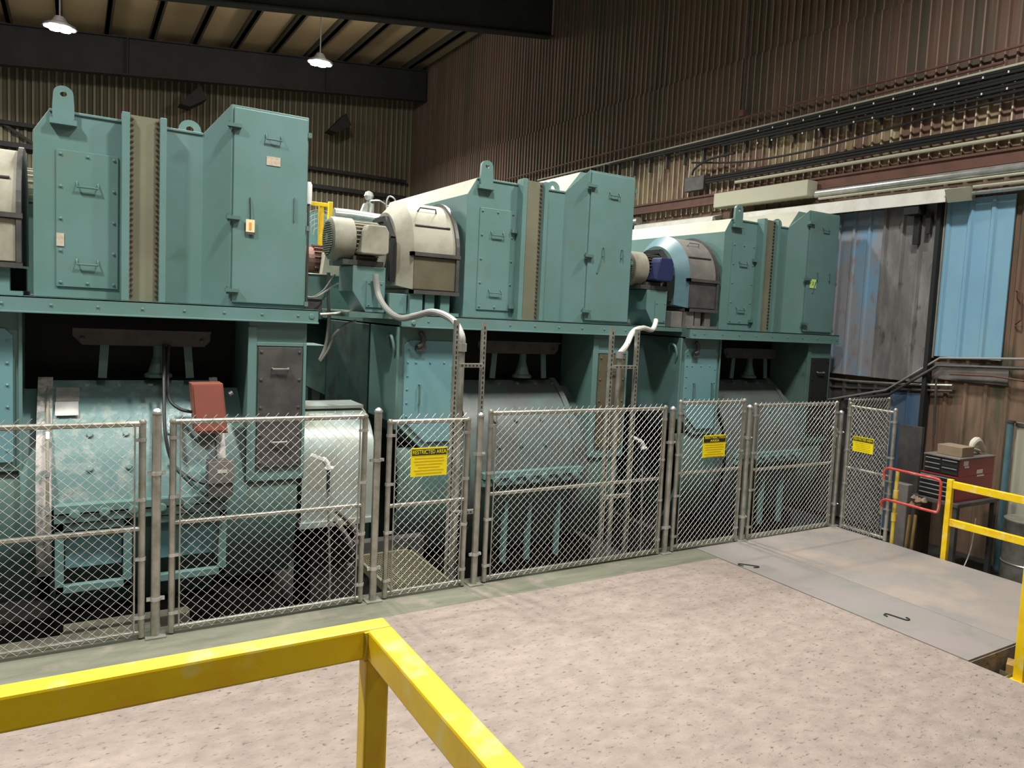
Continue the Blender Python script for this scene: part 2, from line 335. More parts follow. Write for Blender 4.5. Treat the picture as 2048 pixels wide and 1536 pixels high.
# hanging high bay lamps seen under the roof
def high_bay(loc, label):
    t = thing('high_bay_lamp', loc, label, 'lamp', None)
    x, y, z = loc
    MB().lathe((x, y, z), (0, 0, 1), [(0.36, 0), (0.36, 0.04), (0.18, 0.12), (0.1, 0.26), (0.02, 0.28)], 24).build('housing', BEAM, t, smooth=True)
    mb = MB()
    for a in range(6): mb.lathe((x+0.21*math.cos(a*PI/3), y+0.21*math.sin(a*PI/3), z-0.02), (0, 0, 1), [(0.02, -0.015), (0.115, -0.005), (0.115, 0.018)], 14)
    mb.build('lens', LAMPE, t, smooth=True)
    MB().cyl((x, y, z+0.26), (x, y, roofz(x)-0.34), 0.02, 8).build('drop_rod', BEAM, t)
    l = bpy.data.lights.new('roof_fill_light', 'POINT'); l.energy = 230; l.color = (1, .93, .8); l.shadow_soft_size = .15  # added point light above the housing, brightens the roof; no real source
    o = bpy.data.objects.new('roof_fill_light', l); col.objects.link(o); o.location = (x, y-1.3, z+.55)
high_bay((-0.31, 22.9, 8.98), 'high bay lamp glowing under the roof above the leftmost teal hood')
high_bay((5.88, 22.9, 9.52), 'high bay lamp with clustered lenses under the roof near the hall corner')

# ------------------------------------------------------------------ the three machines
PITCHX = 4.351
ORD = ('leftmost', 'middle', 'rightmost')
def handle_pts(c, w, h, out=0.035, up=(0, 0, 1), side=(1, 0, 0), n=(0, -1, 0)):
    c, u, s, nn = Vector(c), Vector(up), Vector(side), Vector(n)
    return [c-s*w/2, c-s*w/2+nn*out-u*h, c+s*w/2+nn*out-u*h, c+s*w/2]
def hood(k):
    ox = PITCHX*k
    lab = ('teal sheet metal machine hood with a cream hanging tag on its door',
           'teal machine hood in the middle of the row, behind the cream motor',
           'farthest teal machine hood, with a lime green tag on its door')[k]
    t = thing('machine_hood', (ox, 8.65, 2.42), lab, 'machine hood', 'hoods on top of the machine row')
    b = MB()
    b.prism([(ox-.322, 2.562), (ox-.322, 4.07), (ox-.2, 4.28), (ox+1.086, 4.28), (ox+1.315, 4.572), (ox+2.065, 4.572), (ox+2.065, 2.562)], 'y', 8.65, 11.75)
    A = [(1.086, 8.65, 4.28), (1.315, 8.42, 4.572), (2.065, 8.42, 4.572), (2.065, 8.66, 4.572), (1.086, 8.66, 4.28)]
    vs = [(ox+x, y, 2.562) for x, y, z in A] + [(ox+x, y, z) for x, y, z in A]
    b.add(vs, [(4, 3, 2, 1, 0), (5, 6, 9), (6, 7, 8, 9)] + [(i, (i+1) % 5, 5+(i+1) % 5, 5+i) for i in range(5)])
    # thin turned-over roof edge
    b.box(ox-.2, ox+1.086, 8.635, 8.65, 4.262, 4.286)
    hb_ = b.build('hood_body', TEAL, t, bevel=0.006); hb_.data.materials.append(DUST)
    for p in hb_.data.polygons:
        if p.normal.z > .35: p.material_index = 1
    # access panel with screws
    ap = MB(); x0, x1, z0, z1 = ox-.147, ox+.348, 2.665, 3.93
    ap.box(x0, x1, 8.635, 8.65, z0, z1)
    for f in range(5):
        for x in (x0+.035, x1-.035): ap.dome((x, 8.635, z0+.04+(z1-z0-.08)*f/4), (0, -1, 0), .014, .012)
    ap.dome(((x0+x1)/2, 8.635, z0+.04), (0, -1, 0), .014, .012); ap.dome(((x0+x1)/2, 8.635, z1-.04), (0, -1, 0), .014, .012)
    p = ap.build('access_panel', TEAL, t, bevel=0.003)
    for zz in (2.9, 3.62): MB().tube(handle_pts((ox+.10, 8.635, zz+.03), .17, .05), .009, 6).build('handle', TEALD, p)
    if k == 0: MB().box(ox-.145, ox-.085, 8.628, 8.636, 3.04, 3.16).build('label_plate', PLATE, p)
    if k: 
        for zz in (2.72, 3.68): MB().obox((x1-.02, 8.61, zz), .07, .04, .045).build('latch', TEALD, p)
    # bolted joint strip
    for (a, c) in ((.372, .437), (.69, .748)):
        MB().box(ox+a, ox+c, 8.50, 8.66, 2.562, 4.34).build('joint_flange', TEAL, t, bevel=0.004)
    st = MB().box(ox+.437, ox+.69, 8.57, 8.65, 2.562, 4.335)
    o = st.build('joint_strip', OLIVE, t)
    bm = MB()
    for i in range(33):
        zz = 2.62+i*(4.30-2.62)/32
        for x in (.462, .668): bm.lathe((ox+x, 8.57, zz), (0, -1, 0), [(.013, 0), (.013, .016), (.006, .018)], 6)
    bm.build('strip_bolts', BLACK if k == 2 else RUST, o)
    # door on the right bay
    dm = MB().box(ox+1.335, ox+2.052, 8.395, 8.42, 2.60, 4.545)
    d = dm.build('door', TEAL, t, bevel=0.006)
    for zz in (2.72, 3.45, 4.36):
        MB().obox((ox+1.335, 8.375, zz), .13, .05, .035).cyl((ox+1.30, 8.38, zz-.04), (ox+1.30, 8.38, zz+.04), .02, 8).build('hinge', TEALD, d)
    MB().tube(handle_pts((ox+1.71, 8.395, 4.33), .15, .055), .009, 6).build('handle', TEALD, d)
    if k: 
        MB().tube(handle_pts((ox+1.88, 8.395, 3.52), .11, .0, up=(1, 0, 0), side=(0, 0, 1)), .008, 6).build('handle', TEALD, d)
        MB().tube(handle_pts((ox+1.57, 8.395, 3.52), .11, .0, up=(1, 0, 0), side=(0, 0, 1)), .008, 6).build('handle', TEALD, d)
        MB().obox((ox+1.52, 8.39, 3.33), .02, .012, .2, Matrix.Rotation(.3, 3, 'Y')).build('latch_bar', TEALD, d)
    else:
        MB().cyl((ox+1.93, 8.385, 3.48), (ox+1.93, 8.385, 3.72), .008, 6).build('latch_bar', TEALD, d)
        MB().box(ox+1.645, ox+1.78, 8.389, 8.396, 4.02, 4.11).build('name_plate', PLATE, d)
    for zz in (4.39, 3.42, 2.62): MB().obox((ox+2.075, 8.42, zz), .04, .055, .05).build('latch', TEALD, d)
    # lifting lugs
    def lug(name, x, y, z0, wd, hh, th):
        n = 12; pr = [(x-wd/2, z0), (x-wd/2, z0+hh-wd*.42)]
        pr += [(x+wd*.42*math.cos(PI-PI*i/n), z0+hh-wd*.42+wd*.42*math.sin(PI*i/n)) for i in range(n+1)] + [(x+wd/2, z0+hh-wd*.42), (x+wd/2, z0)]
        # ring with a hole, built as two halves
        r0 = wd*.16; cz = z0+hh-wd*.42
        out = MB(); m2 = 20
        outer = []
        for i in range(m2):
            a = 2*PI*i/m2; c, s = math.cos(a), math.sin(a)
            if s >= -1e-6: outer.append((x+wd*.46*c, cz+wd*.42*s))
            else:
                outer.append((x+wd*.5*max(-1, min(1, c*1.414)), cz+(z0-cz)*min(1, abs(s)*1.414)))
        inner = [(x+r0*math.cos(2*PI*i/m2), cz+r0*math.sin(2*PI*i/m2)) for i in range(m2)]
        vs = [(u, yy, v) for yy in (y, y+th) for ring in (outer, inner) for u, v in ring]; fs = []
        for i in range(m2):
            j = (i+1) % m2
            fs += [(i, j, m2+j, m2+i), (2*m2+i, 3*m2+i, 3*m2+j, 2*m2+j), (i, 2*m2+i, 2*m2+j, j), (m2+i, m2+j, 3*m2+j, 3*m2+i)]
        out.add(vs, fs); out.box(x-wd/2-.02, x+wd/2+.02, y-.02, y+th+.02, z0-.03, z0+.02)
        return out.build(name, TEAL, t)
    lug('lifting_lug', ox-.09, 8.60, 4.18, .17, .32, .045)
    lug('lifting_lug', ox+.98, 8.78, 4.27, .22, .15, .03)
    # base channel and deck
    c = MB().box(ox-1.19, ox+2.19, 8.33, 8.36, 2.425, 2.562).box(ox-1.19, ox+2.19, 8.30, 8.42, 2.412, 2.428).box(ox-1.19, ox+2.19, 8.33, 8.42, 2.545, 2.562)
    for i in range(9): c.dome((ox-.9+i*.36, 8.33, 2.49), (0, -1, 0), .012, .01)
    for x in (-1.1, 2.12): c.lathe((ox+x, 8.33, 2.49), (0, -1, 0), [(.03, 0), (.03, .006), (.02, .008)], 12)
    c.build('base_channel', TEAL, t, bevel=0.003)
    MB().box(ox-1.19, ox+2.19, 8.36, 11.8, 2.43, 2.56).build('deck', TEALD, t)
    return t
def casing(k):
    ox = PITCHX*k
    lab = ('lower teal machine casing with a red junction box on its drum',
           'lower teal machine casing behind the two strut frames, with plain ribs on its belly',
           'farthest lower machine casing, beside the weathered sliding door')[k]
    t = thing('machine_casing', (ox, 8.65, -1.2), lab, 'machine', 'lower casings of the machine row')
    shell_m = SHELL if k == 0 else SHELLG
    # left column
    lc = MB().prism([(ox-1.197, 1.27), (ox-.86, .95), (ox-.414, .95), (ox-.414, 2.41), (ox-1.197, 2.41)], 'y', 8.5, 9.5)
    lc.box(ox-.43, ox-.40, 8.47, 8.5, .7, 2.41).box(ox-1.215, ox-1.185, 8.48, 8.52, 1.2, 2.41)
    l = lc.build('left_column', TEAL, t, bevel=0.006)
    ap = MB().prism([(ox-1.12, 1.32), (ox-.83, 1.04), (ox-.47, 1.04), (ox-.47, 2.2), (ox-.53, 2.26), (ox-1.06, 2.26), (ox-1.12, 2.2)], 'y', 8.475, 8.5)
    for i in range(6):
        ap.dome((ox-1.08, 8.475, 1.36+i*.16), (0, -1, 0), .013, .01); ap.dome((ox-.51, 8.475, 1.15+i*.2), (0, -1, 0), .013, .01)
    for x in (-.98, -.8, -.62): ap.dome((ox+x, 8.475, 2.0), (0, -1, 0), .013, .01)
    a = ap.build('access_panel', TEALB, l, bevel=0.004)
    MB().tube(handle_pts((ox-.93, 8.475, 1.62), .24, 0, up=(1, 0, 0), side=(0, 0, 1)), .01, 6).build('handle', TEALD, l)
    if k == 2: MB().tube(handle_pts((ox-.56, 8.475, 1.62), .24, 0, up=(1, 0, 0), side=(0, 0, 1)), .01, 6).build('handle', TEALD, l)
    # hook hanging at the column head
    MB().tube(bez([(ox-.95, 8.45, 2.36), (ox-.91, 8.44, 2.30), (ox-.93, 8.43, 2.22), (ox-.99, 8.43, 2.19)]), [.03]*30+[.028], 8).box(ox-1.0, ox-.88, 8.42, 8.47, 2.14, 2.2).build('hook', DARK, t)
    MB().tube(bez([(ox-1.2, 8.75, 2.15), (ox-1.25, 8.7, 2.30), (ox-1.25, 8.58, 2.29), (ox-1.23, 8.55, 2.17), (ox-1.2, 8.6, 2.05)]), .018, 8).build('lifting_hook', TEAL, t)
    # right column with a dark cover
    rc = MB().box(ox+1.51, ox+2.09, 8.4, 9.2, .72, 2.41).box(ox+1.5, ox+1.585, 8.385, 8.41, .74, 2.36).box(ox+2.055, ox+2.09, 8.385, 8.41, .74, 2.2).box(ox+1.585, ox+2.055, 8.385, 8.41, 2.16, 2.2)
    r = rc.build('right_column', TEALD if k == 2 else TEAL, t, bevel=0.005)
    cv = MB().box(ox+1.6, ox+2.045, 8.375, 8.4, .87, 2.15)
    for i in range(5):
        for x in (1.63, 2.015): cv.dome((ox+x, 8.375, .92+i*.295), (0, -1, 0), .016, .012)
    cp = cv.build('cover_panel', (DARK, OLIVED, BLACK)[k], r, bevel=0.004)
    for zz in (1.93, 1.15): MB().tube(handle_pts((ox+1.82, 8.375, zz), .16, .01), .01, 6).build('handle', GALV if k != 1 else DARK, r)
    # open recess between the columns
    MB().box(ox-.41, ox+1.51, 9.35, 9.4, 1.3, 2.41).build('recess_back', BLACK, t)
    # hanger bar with straps
    hb = MB().prism([(ox-.02, 2.26), (ox-.02, 2.20), (ox+.06, 2.11), (ox+1.14, 2.11), (ox+1.20, 2.17), (ox+1.20, 2.26)], 'y', 8.80, 8.84).box(ox-.02, ox+1.20, 8.74, 8.84, 2.255, 2.275)
    for x in (.06, 1.12): hb.lathe((ox+x, 8.80, 2.17), (0, -1, 0), [(.025, 0), (.025, .015), (.01, .02)], 8)
    h = hb.build('hanger_bar', DARK, t, bevel=0.003)
    for x, an in ((.24, .06), (1.0, -.08)): MB().obox((ox+x, 8.85, 1.97), .075, .02, .38, Matrix.Rotation(an, 3, 'Y')).build('strap', TEALD, h)
    MB().lathe((ox+.73, 8.95, 1.78), (0, 0, 1), [(.13, 0), (.13, .03), (.10, .05), (.05, .22), (.05, .34)], 14).build('nozzle', TEALD, h)
    # drum shell
    yc, zc, R = 9.65, .55, 1.35
    a1 = math.asin((1.74-zc)/R)
    sh = MB().arc_shell(ox-.25, ox+1.3, yc, zc, R, math.asin((.62-zc)/R), a1, 24)
    pts = [(.12, 1.26), (.42, 1.26), (.12, .96), (.44, .96), (.8, 1.26), (.8, .96)]
    for i in range(5): pts.append((.1+.28*i, 1.70))
    for (x, z) in pts:
        aa = math.asin((z-zc)/R); sh.dome((ox+x, yc-R*math.cos(aa), z), (0, -math.cos(aa), math.sin(aa)), .03, .025, 10)
    s = sh.build('drum_shell', shell_m, t, smooth=True)
    for x0, x1 in ((-.30, -.18), (1.22, 1.30)):
        MB().arc_shell(ox+x0, ox+x1, yc, zc, R+.02, -.45, a1+.02, 30).build('end_ring', PEEL if k == 0 else SHELLG, t, smooth=True)
    for xa, xb in ((1.3, 1.52), (-.42, -.28)): MB().arc_shell(ox+xa, ox+xb, yc, zc, R-.1, -.3, a1, 20).build('shoulder', SHELLG if k else TEAL, t, smooth=True)
    # bolted flanges across the front of the drum
    fl = MB().box(ox-.16, ox+1.31, 8.20, 8.36, .585, .66).box(ox-.16, ox+1.31, 8.22, 8.36, .49, .57)
    for i in range(6): fl.lathe((ox+.0+i*.235, 8.20, .578), (0, -1, 0), [(.045, 0), (.045, .03), (.03, .035)], 12)
    fl.build('flange_bar', TEAL, t, bevel=0.004)
    MB().arc_shell(ox-.20, ox+1.25, yc, zc, R-.03, -1.0, math.asin((.52-zc)/R), 20).build('lower_shell', TEALD, t, smooth=True)
    if k == 0:
        for x0, x1 in ((-.155, .46), (.63, 1.30)):
            f = MB()
            for (a, b_, z0, z1) in ((x0, x0+.07, -.18, .48), (x1-.07, x1, -.18, .48), (x0, x1, .41, .48), (x0, x1, -.18, -.11)): f.box(ox+a, ox+b_, 8.24, 8.32, z0, z1)
            q = f.build('hatch_frame', TEAL, t, bevel=0.004)
            MB().box(ox+x0+.08, ox+x1-.08, 8.34, 8.36, .03, .38).build('hatch_plate', TEALB, q)
    else:
        for x in (.25, .6, 1.05): MB().box(ox+x-.02, ox+x+.02, 8.33, 8.42, -.55, .25).build('rib', TEAL, t)
    # side bellies below the columns and rear block
    MB().arc_shell(ox+1.3, ox+2.03, yc, .45, 1.24, -.75, .3, 20).build('belly', TEALD, t, smooth=True)
    MB().arc_shell(ox-1.15, ox-.3, yc, .45, 1.2, -.75, .45, 20).build('belly', TEALD, t, smooth=True)
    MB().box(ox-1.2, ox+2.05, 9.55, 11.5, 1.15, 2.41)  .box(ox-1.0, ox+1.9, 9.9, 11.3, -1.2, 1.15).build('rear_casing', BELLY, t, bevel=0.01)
    MB().box(ox-1.1, ox+2.0, 8.9, 11.4, -1.2, -.62).build('bedplate', PIT, t)
    return t
def blower(k):
    ox = PITCHX*k
    lab = ('pale grey blower housing at the left edge of the photo, beside the leftmost hood',
           'dusty cream blower housing with rounded top against the middle hood',
           'dark grey blower housing with pale blue edge against the farthest hood')[k]
    main = (CREAM, CREAM, DUSTG)[k]; edge = (CREAM, CREAM, LBLUE)[k]
    t = thing('blower_housing', (ox-.73, 9.3, 2.56), lab, 'blower', 'blower housings between the hoods')
    yc, zc, r = 9.3, 3.30, .65
    def arch(r, zb, x):
        return [(x, yc-r, zb)] + [(x, yc-r*math.cos(PI*i/20), zc+r*math.sin(PI*i/20)) for i in range(21)] + [(x, yc+r, zb)]
    mb = MB(); secs = [arch(.65, 2.86, ox-1.0), arch(.65, 2.86, ox-.42)]; n = len(secs[0])
    mb.add(secs[0]+secs[1], [(i, i+1, n+i+1, n+i) for i in range(n-1)] + [tuple(range(n)), tuple(range(n, 2*n))[::-1], (0, n, 2*n-1, n-1)])
    mb.build('scroll', main, t, smooth=True)
    mb = MB(); secs = [arch(.50, 2.9, ox-1.14), arch(.665, 2.86, ox-.99)]
    mb.add(secs[0]+secs[1], [(i, i+1, n+i+1, n+i) for i in range(n-1)] + [(0, n, 2*n-1, n-1)])
    mb.build('edge_band', edge, t, smooth=True)
    mb = MB(); mb.add(arch(.50, 2.9, ox-1.14), [tuple(range(n))]); mb.add(arch(.50, 2.9, ox-1.12), [tuple(range(n))[::-1]])
    mb.build('side_plate', main if k < 2 else TEALD, t)
    mb = MB(); secs = [arch(.69, 2.86, ox-.45), arch(.69, 2.86, ox-.41)]
    mb.add(secs[0]+secs[1], [(i, i+1, n+i+1, n+i) for i in range(n-1)] + [tuple(range(n)), tuple(range(n, 2*n))[::-1]])
    mb.build('rear_rib', DARK, t)
    MB().box(ox-.985, ox-.455, 8.632, 8.65, 2.87, 3.25).build('lower_plate', (CREAM, OLIVED, DARK)[k], t)
    MB().box(ox-1.25, ox-1.035, 8.7, 9.9, 2.562, 2.80).build('side_plinth', TEAL if k < 2 else DUSTG, t, bevel=.005)
    # octagonal inlet hoop
    oc = [(yc+.46*math.cos(PI/8+PI/4*i), zc-.02+.46*math.sin(PI/8+PI/4*i)) for i in range(8)]
    mb = MB()
    for i in range(4):
        (ya, za), (yb2, zb2) = oc[i], oc[i+1] if i+1 < 8 else oc[0]
        mb.tube([(ox-1.17, ya, za), (ox-1.17, yb2, zb2)], .045, 4)
    for a in (oc[0], oc[4]): mb.tube([(ox-1.17, a[0], a[1]), (ox-1.17, a[0], 2.95)], .045, 4)
    mb.build('inlet_hoop', BLACK, t)
    MB().cyl((ox-1.2, yc, zc), (ox-1.1, yc, zc), .3, 24).build('inlet_ring', main, t, smooth=True)
    for zz in (3.28, 2.83):
        MB().box(ox-1.03, ox-.40, 8.60, 8.66, zz-.02, zz+.025).box(ox-1.03, ox-.99, 8.6, 9.98, zz-.02, zz+.025).build('flange_bar', DARK, t)
    MB().box(ox-1.02, ox-.86, 8.64, 8.8, 2.562, 2.83).box(ox-.82, ox-.7, 8.66, 8.8, 2.562, 2.83).box(ox-.62, ox-.5, 8.66, 8.8, 2.562, 2.83).box(ox-1.02, ox-.42, 9.7, 9.95, 2.562, 2.83).box(ox-1.03, ox-.4, 8.6, 9.98, 2.562, 2.6).build('base_frame', TEAL if k < 2 else DUSTG, t)
    aa = math.radians(52); yy, zz = yc-.65*math.cos(aa), zc+.65*math.sin(aa)
    MB().tube([(ox-.86, yy, zz), (ox-.84, yy-.03, zz+.045), (ox-.64, yy-.03, zz+.045), (ox-.62, yy, zz)], .01, 6).build('handle', DARK if k == 1 else GALV, t)
    aa = math.radians(30); yy, zz = yc-.66*math.cos(aa), zc+.66*math.sin(aa)
    MB().cyl((ox-.95, yy, zz), (ox-.5, yy, zz), .012, 6).build('hinge_rod', DARK, t)
    return t
def motor(k):
    ox = PITCHX*k
    lab = (None, 'cream finned electric motor with slotted fan cover, left of the middle hood', 'navy electric motor with cream end, left of the farthest hood')[k]
    bm, fm = ((CREAM, CREAM) if k == 1 else (BLUEM, CREAM))
    t = thing('blower_motor', (ox-1.6, 9.1, 2.95), lab, 'motor', 'blower motors')
    y, z = 9.08, 3.40
    xa = ox-1.88; xe = ox-1.36      # fan end, shaft end
    fr = MB().cyl((xa+.22, y, z), (xe, y, z), .2, 24)
    for i in range(28):
        a = 2*PI*i/28; 
        fr.obox((xa+.42, y+.215*math.cos(a), z+.215*math.sin(a)), .30, .05, .012, Matrix.Rotation(a, 3, 'X'))
    fr.build('motor_frame', bm if k == 1 else DARK, t)
    fc = MB().lathe((xa, y, z), (1, 0, 0), [(.21, 0), (.245, .02), (.255, .06), (.255, .26), (.235, .27)], 30).build('fan_cover', fm, t, smooth=True)
    gm = MB().cyl((xa-.006, y, z), (xa+.004, y, z), .2, 24)
    gm.build('grille', BLACK, fc)
    sl = MB()
    for i in range(-7, 8):
        zz = i*.026; hw = math.sqrt(max(.2**2-zz*zz, .0004)); sl.box(xa-.014, xa-.004, y-hw, y+hw, z+zz-.007, z+zz+.007)
    sl.cyl((xa-.015, y, z), (xa-.002, y, z), .05, 14).build('grille_slats', fm, fc)
    MB().prism([(xa+.27, z-.16), (xa+.33, z+.1), (xa+.36, z+.17), (xa+.56, z+.17), (xa+.60, z+.1), (xa+.60, z-.14), (xa+.56, z-.17), (xa+.30, z-.17)], 'y', y-.40, y-.18).build('terminal_box', CREAM if k == 1 else BLUEM, t, bevel=0.015)
    eb = MB().lathe((xe-.04, y, z), (1, 0, 0), [(.22, 0), (.22, .05), (.12, .12), (.05, .13)], 24)
    for i in range(6): eb.obox((xe-.01, y-.1, z-.18+i*.06), .03, .3, .018)
    eb.build('end_bell', CREAM if k == 1 else DARK, t, smooth=True)
    MB().box(xa+.24, xe, y-.22, y-.12, z-.25, z-.19).box(xa+.24, xe, y+.12, y+.22, z-.25, z-.19).box(xa+.1, xe+.06, y-.28, y+.28, z-.30, z-.24).build('feet', DARK, t)
    s = thing('motor_stand', (ox-1.5, 9.05, 2.56), 'teal box stand under the %s motor' % ('cream' if k == 1 else 'navy'), 'stand')
    MB().prism([(ox-1.66, 3.095), (ox-1.66, 2.80), (ox-1.50, 2.562), (ox-1.27, 2.562), (ox-1.27, 3.095)], 'y', 8.80, 9.35).build('stand_box', TEAL, s, bevel=0.006)
    sh = MB().box(ox-1.50, ox-1.29, 8.785, 8.80, 2.62, 2.93)
    for x in (ox-1.47, ox-1.32):
        for zz in (2.65, 2.9): sh.dome((x, 8.785, zz), (0, -1, 0), .012, .01)
    sh.build('access_panel', TEAL, s, bevel=.003)
    MB().box(ox-1.78, ox-1.195, 8.5, 9.5, 2.50, 2.555).build('shelf', TEALD, s)
for k in range(3):
    casing(k); hood(k); blower(k)
    if k: motor(k)

# ------------------------------------------------------------------ chain link fence along the floor edge
YF = 6.45
def chain_link(p0, p1, z0, z1, m, pitch=0.075, r=0.0019):
    """woven diamond mesh between two upright lines"""
    p0, p1 = Vector((*p0, 0)), Vector((*p1, 0)); d = p1-p0; L = d.length; d.normalize(); nrm = Vector((-d.y, d.x, 0))
    h = pitch/2; nw = int(L/h); nz = int((z1-z0)/h); h2 = L/nw; vs = []; fs = []
    for i in range(nw):
        base = len(vs)
        for j in range(nz+1):
            c = i if (i+j) % 2 == 0 else i+1
            q = p0 + d*(c*h2) + Vector((0, 0, z0+j*h)) + nrm*(r if (i+j) % 2 else -r)
            vs += [q+d*r, q+nrm*r, q-d*r, q-nrm*r]
            if j:
                a = base+(j-1)*4; b = base+j*4
                for k in range(4): fs.append((a+k, a+(k+1) % 4, b+(k+1) % 4, b+k))
        # twisted barb on top
        c = i if (i+nz) % 2 == 0 else i+1
        q = p0 + d*(c*h2) + Vector((0, 0, z0+nz*h)); e = q + d*(h*.5) + Vector((0, 0, h*1.15))
        b = len(vs); rr = r*1.6
        for u in (q-d*h*.5, e): vs += [u+d*rr, u+nrm*rr, u-d*rr, u-nrm*rr]
        for k in range(4): fs.append((b+k, b+(k+1) % 4, b+4+(k+1) % 4, b+4+k))
    mb = MB(); mb.v = [tuple(v) for v in vs]; mb.f = fs
    return mb
def fence_panel(p0, p1, top, mid, bot, posttop, label, cat='fence panel', name='chain_link_fence', group='chain link fence panels along the floor edge', m=None, hidden_left=False):
    m = m or GALV
    a, b = Vector((*p0, 0)), Vector((*p1, 0)); d = (b-a).normalized(); n = Vector((-d.y, d.x, 0))
    t = thing(name, ((a+b)/2)[:], label, cat, group)
    Z = lambda z: Vector((0, 0, z))
    for q in (a, b):
        MB().cyl(q+Z(.012), q+Z(posttop-.02), .024, 14).lathe(q+Z(posttop-.025), (0, 0, 1), [(.027, 0), (.027, .012), (.016, .03)], 14).build('end_tube', m, t, smooth=True)
    MB().cyl(a+Z(top), b+Z(top), .021, 12).build('top_rail', m, t, smooth=True)
    MB().cyl(a+Z(mid), b+Z(mid), .019, 12).build('middle_rail', m, t, smooth=True)
    MB().cyl(a+Z(bot), b+Z(bot), .021, 12).build('bottom_rail', m, t, smooth=True)
    off = -n*.0 
    mesh = chain_link((a+d*.055)[:2], (b-d*.055)[:2], bot-.02, top+.03, WIRE)
    # mesh hangs on the walkway side of the rails
    mesh.v = [(x-n.x*(-1)*.0+(-n.x)*.026, y+(-n.y)*.026, z) for x, y, z in mesh.v]
    mesh.build('chain_link', WIRE, t)
    for q, sgn in ((a, 1), (b, -1)):
        e = q+d*sgn*.05-n*.026
        MB().cyl(e+Z(bot), e+Z(top), .006, 6).build('tension_bar', m, t)
        for i in range(4):
            zz = bot+.12+(top-bot-.24)*i/3
            MB().cyl(q+Z(zz-.012), q+Z(zz+.012), .029, 12).obox(q+d*sgn*.03-n*.012+Z(zz), .05, .02, .022, Matrix.Rotation(math.atan2(d.y, d.x), 3, 'Z')).build('clamp', ALU, t)
    return t
def fence_post(x, y, h, label, r=.033):
    t = thing('fence_post', (x, y, 0), label, 'fence post', 'galvanised fence posts')
    MB().cyl((x, y, 0), (x, y, h-.03), r, 18).build('pipe', GALV, t, smooth=True)
    MB().lathe((x, y, h-.04), (0, 0, 1), [(r+.004, 0), (r+.004, .015), (r*.8, .03), (r*.3, .042)], 18).build('cap', ALU, t, smooth=True)
    for zz in (.30, 1.28):
        MB().cyl((x, y, zz-.014), (x, y, zz+.014), r+.006, 16).box(x-.062, x+.062, y-.012, y+.012, zz-.013, zz+.013).cyl((x+.048, y-.03, zz), (x+.048, y+.03, zz), .008, 6).build('hinge_clamp', ALU, t)
    MB().box(x-.07, x+.07, y-.07, y+.07, 0, .012).build('base_plate', GALV, t)
fence_panel((-1.75, YF), (.425, YF), 1.661, .861, .05, 1.69, 'long chain link panel at the left edge, in front of the hatch frames')
fence_panel((.63, YF), (2.12, YF), 1.67, .884, .05, 1.69, 'chain link panel in front of the red junction box and dark column cover')
fence_panel((2.345, YF), (3.11, YF), 1.613, .852, .05, 1.633, 'narrow chain link gate carrying the nearest restricted area sign', 'gate', 'fence_gate', 'chain link gates')
fence_panel((3.345, YF), (5.525, YF), 1.667, .877, .05, 1.70, 'widest complete chain link panel, in front of the middle machine drum')
fence_panel((5.745, YF), (6.76, YF), 1.725, .912, .06, 1.757, 'tall chain link gate with a two line restricted area sign', 'gate', 'fence_gate', 'chain link gates')
fence_panel((6.96, YF), (8.50, YF), 1.672, .874, .04, 1.70, 'chain link panel in front of the farthest machine casing')
fence_panel((8.615, 6.32), (8.615, 5.66), 1.648, .832, .04, 1.70, 'short return gate at the fence corner, turned towards the walkway', 'gate', 'fence_gate', 'chain link gates')
a, b = P(1700, 801, y=7.15), P(1779, 800, y=7.15)
fence_panel((a.x, 7.15), (b.x, 7.15), a.z, a.z-.75, -.55, a.z+.03, 'chain link panel standing behind the return gate at the corner')
for x, h, lb in ((.52, 1.775, 'thickest fence post near the left edge, left of the red junction box'),
                 (2.235, 1.745, 'fence post beside the silver guard, left of the nearest sign'),
                 (3.235, 1.68, 'fence post right of the nearest sign, below the left strut frame'),
                 (5.635, 1.69, 'fence post left of the two line sign'),
                 (6.86, 1.683, 'fence post right of the two line sign'),
                 (8.605, 1.575, 'short fence post at the far corner of the fence')):
    fence_post(x, YF+(.0), h, lb, .033 if x < 8 else .03)
# ------------------------------------------------------------------ signs
def sign_x(x0, x1, z0, z1, y, label, lines):
    t = thing('restricted_area_sign', ((x0+x1)/2, y, z0), label, 'sign', 'yellow restricted area signs')
    W_, H_ = x1-x0, z1-z0; xc = (x0+x1)/2
    MB().box(x0, x1, y, y+.004, z0, z1).build('sign_board', SIGNY, t)
    bh = .21 if len(lines) == 1 else .28
    MB().box(x0+.02*W_, x1-.02*W_, y-.002, y, z1-(bh+.05)*H_, z1-.05*H_).build('header_band', SIGNB, t)
    for i, ln in enumerate(lines):
        zz = z1-(.05+bh*(i+.5)/len(lines))*H_
        text_mesh('lettering', ln, SIGNY, t, (xc, y-.003, zz), bh*H_/len(lines)*.95, FRONT, width=W_*(.92 if len(lines) == 1 else (.86 if i == 0 else .4)))
    mb = MB()
    for i in range(6):
        zz = z1-(bh+.15+i*.105)*H_; hw = W_*(.40, .42, .38, .30, .41, .36)[i]
        mb.box(xc-hw, xc+hw, y-.0015, y, zz-.006, zz+.004)
    mb.build('small_print', SIGNL, t)
    for dx in (-.46, .46):
        MB().dome((xc+dx*W_, y, z1-.03*H_), (0, -1, 0), .006, .005).build('screw', GALV, t)
sign_x(2.534, 2.886, 1.113, 1.376, YF-.045, 'nearest yellow sign, its single black line of heading large enough to read', ['RESTRICTED AREA'])
sign_x(6.087, 6.446, 1.084, 1.345, YF-.045, 'yellow sign with a two line heading on the tall gate', ['RESTRICTED', 'AREA'])
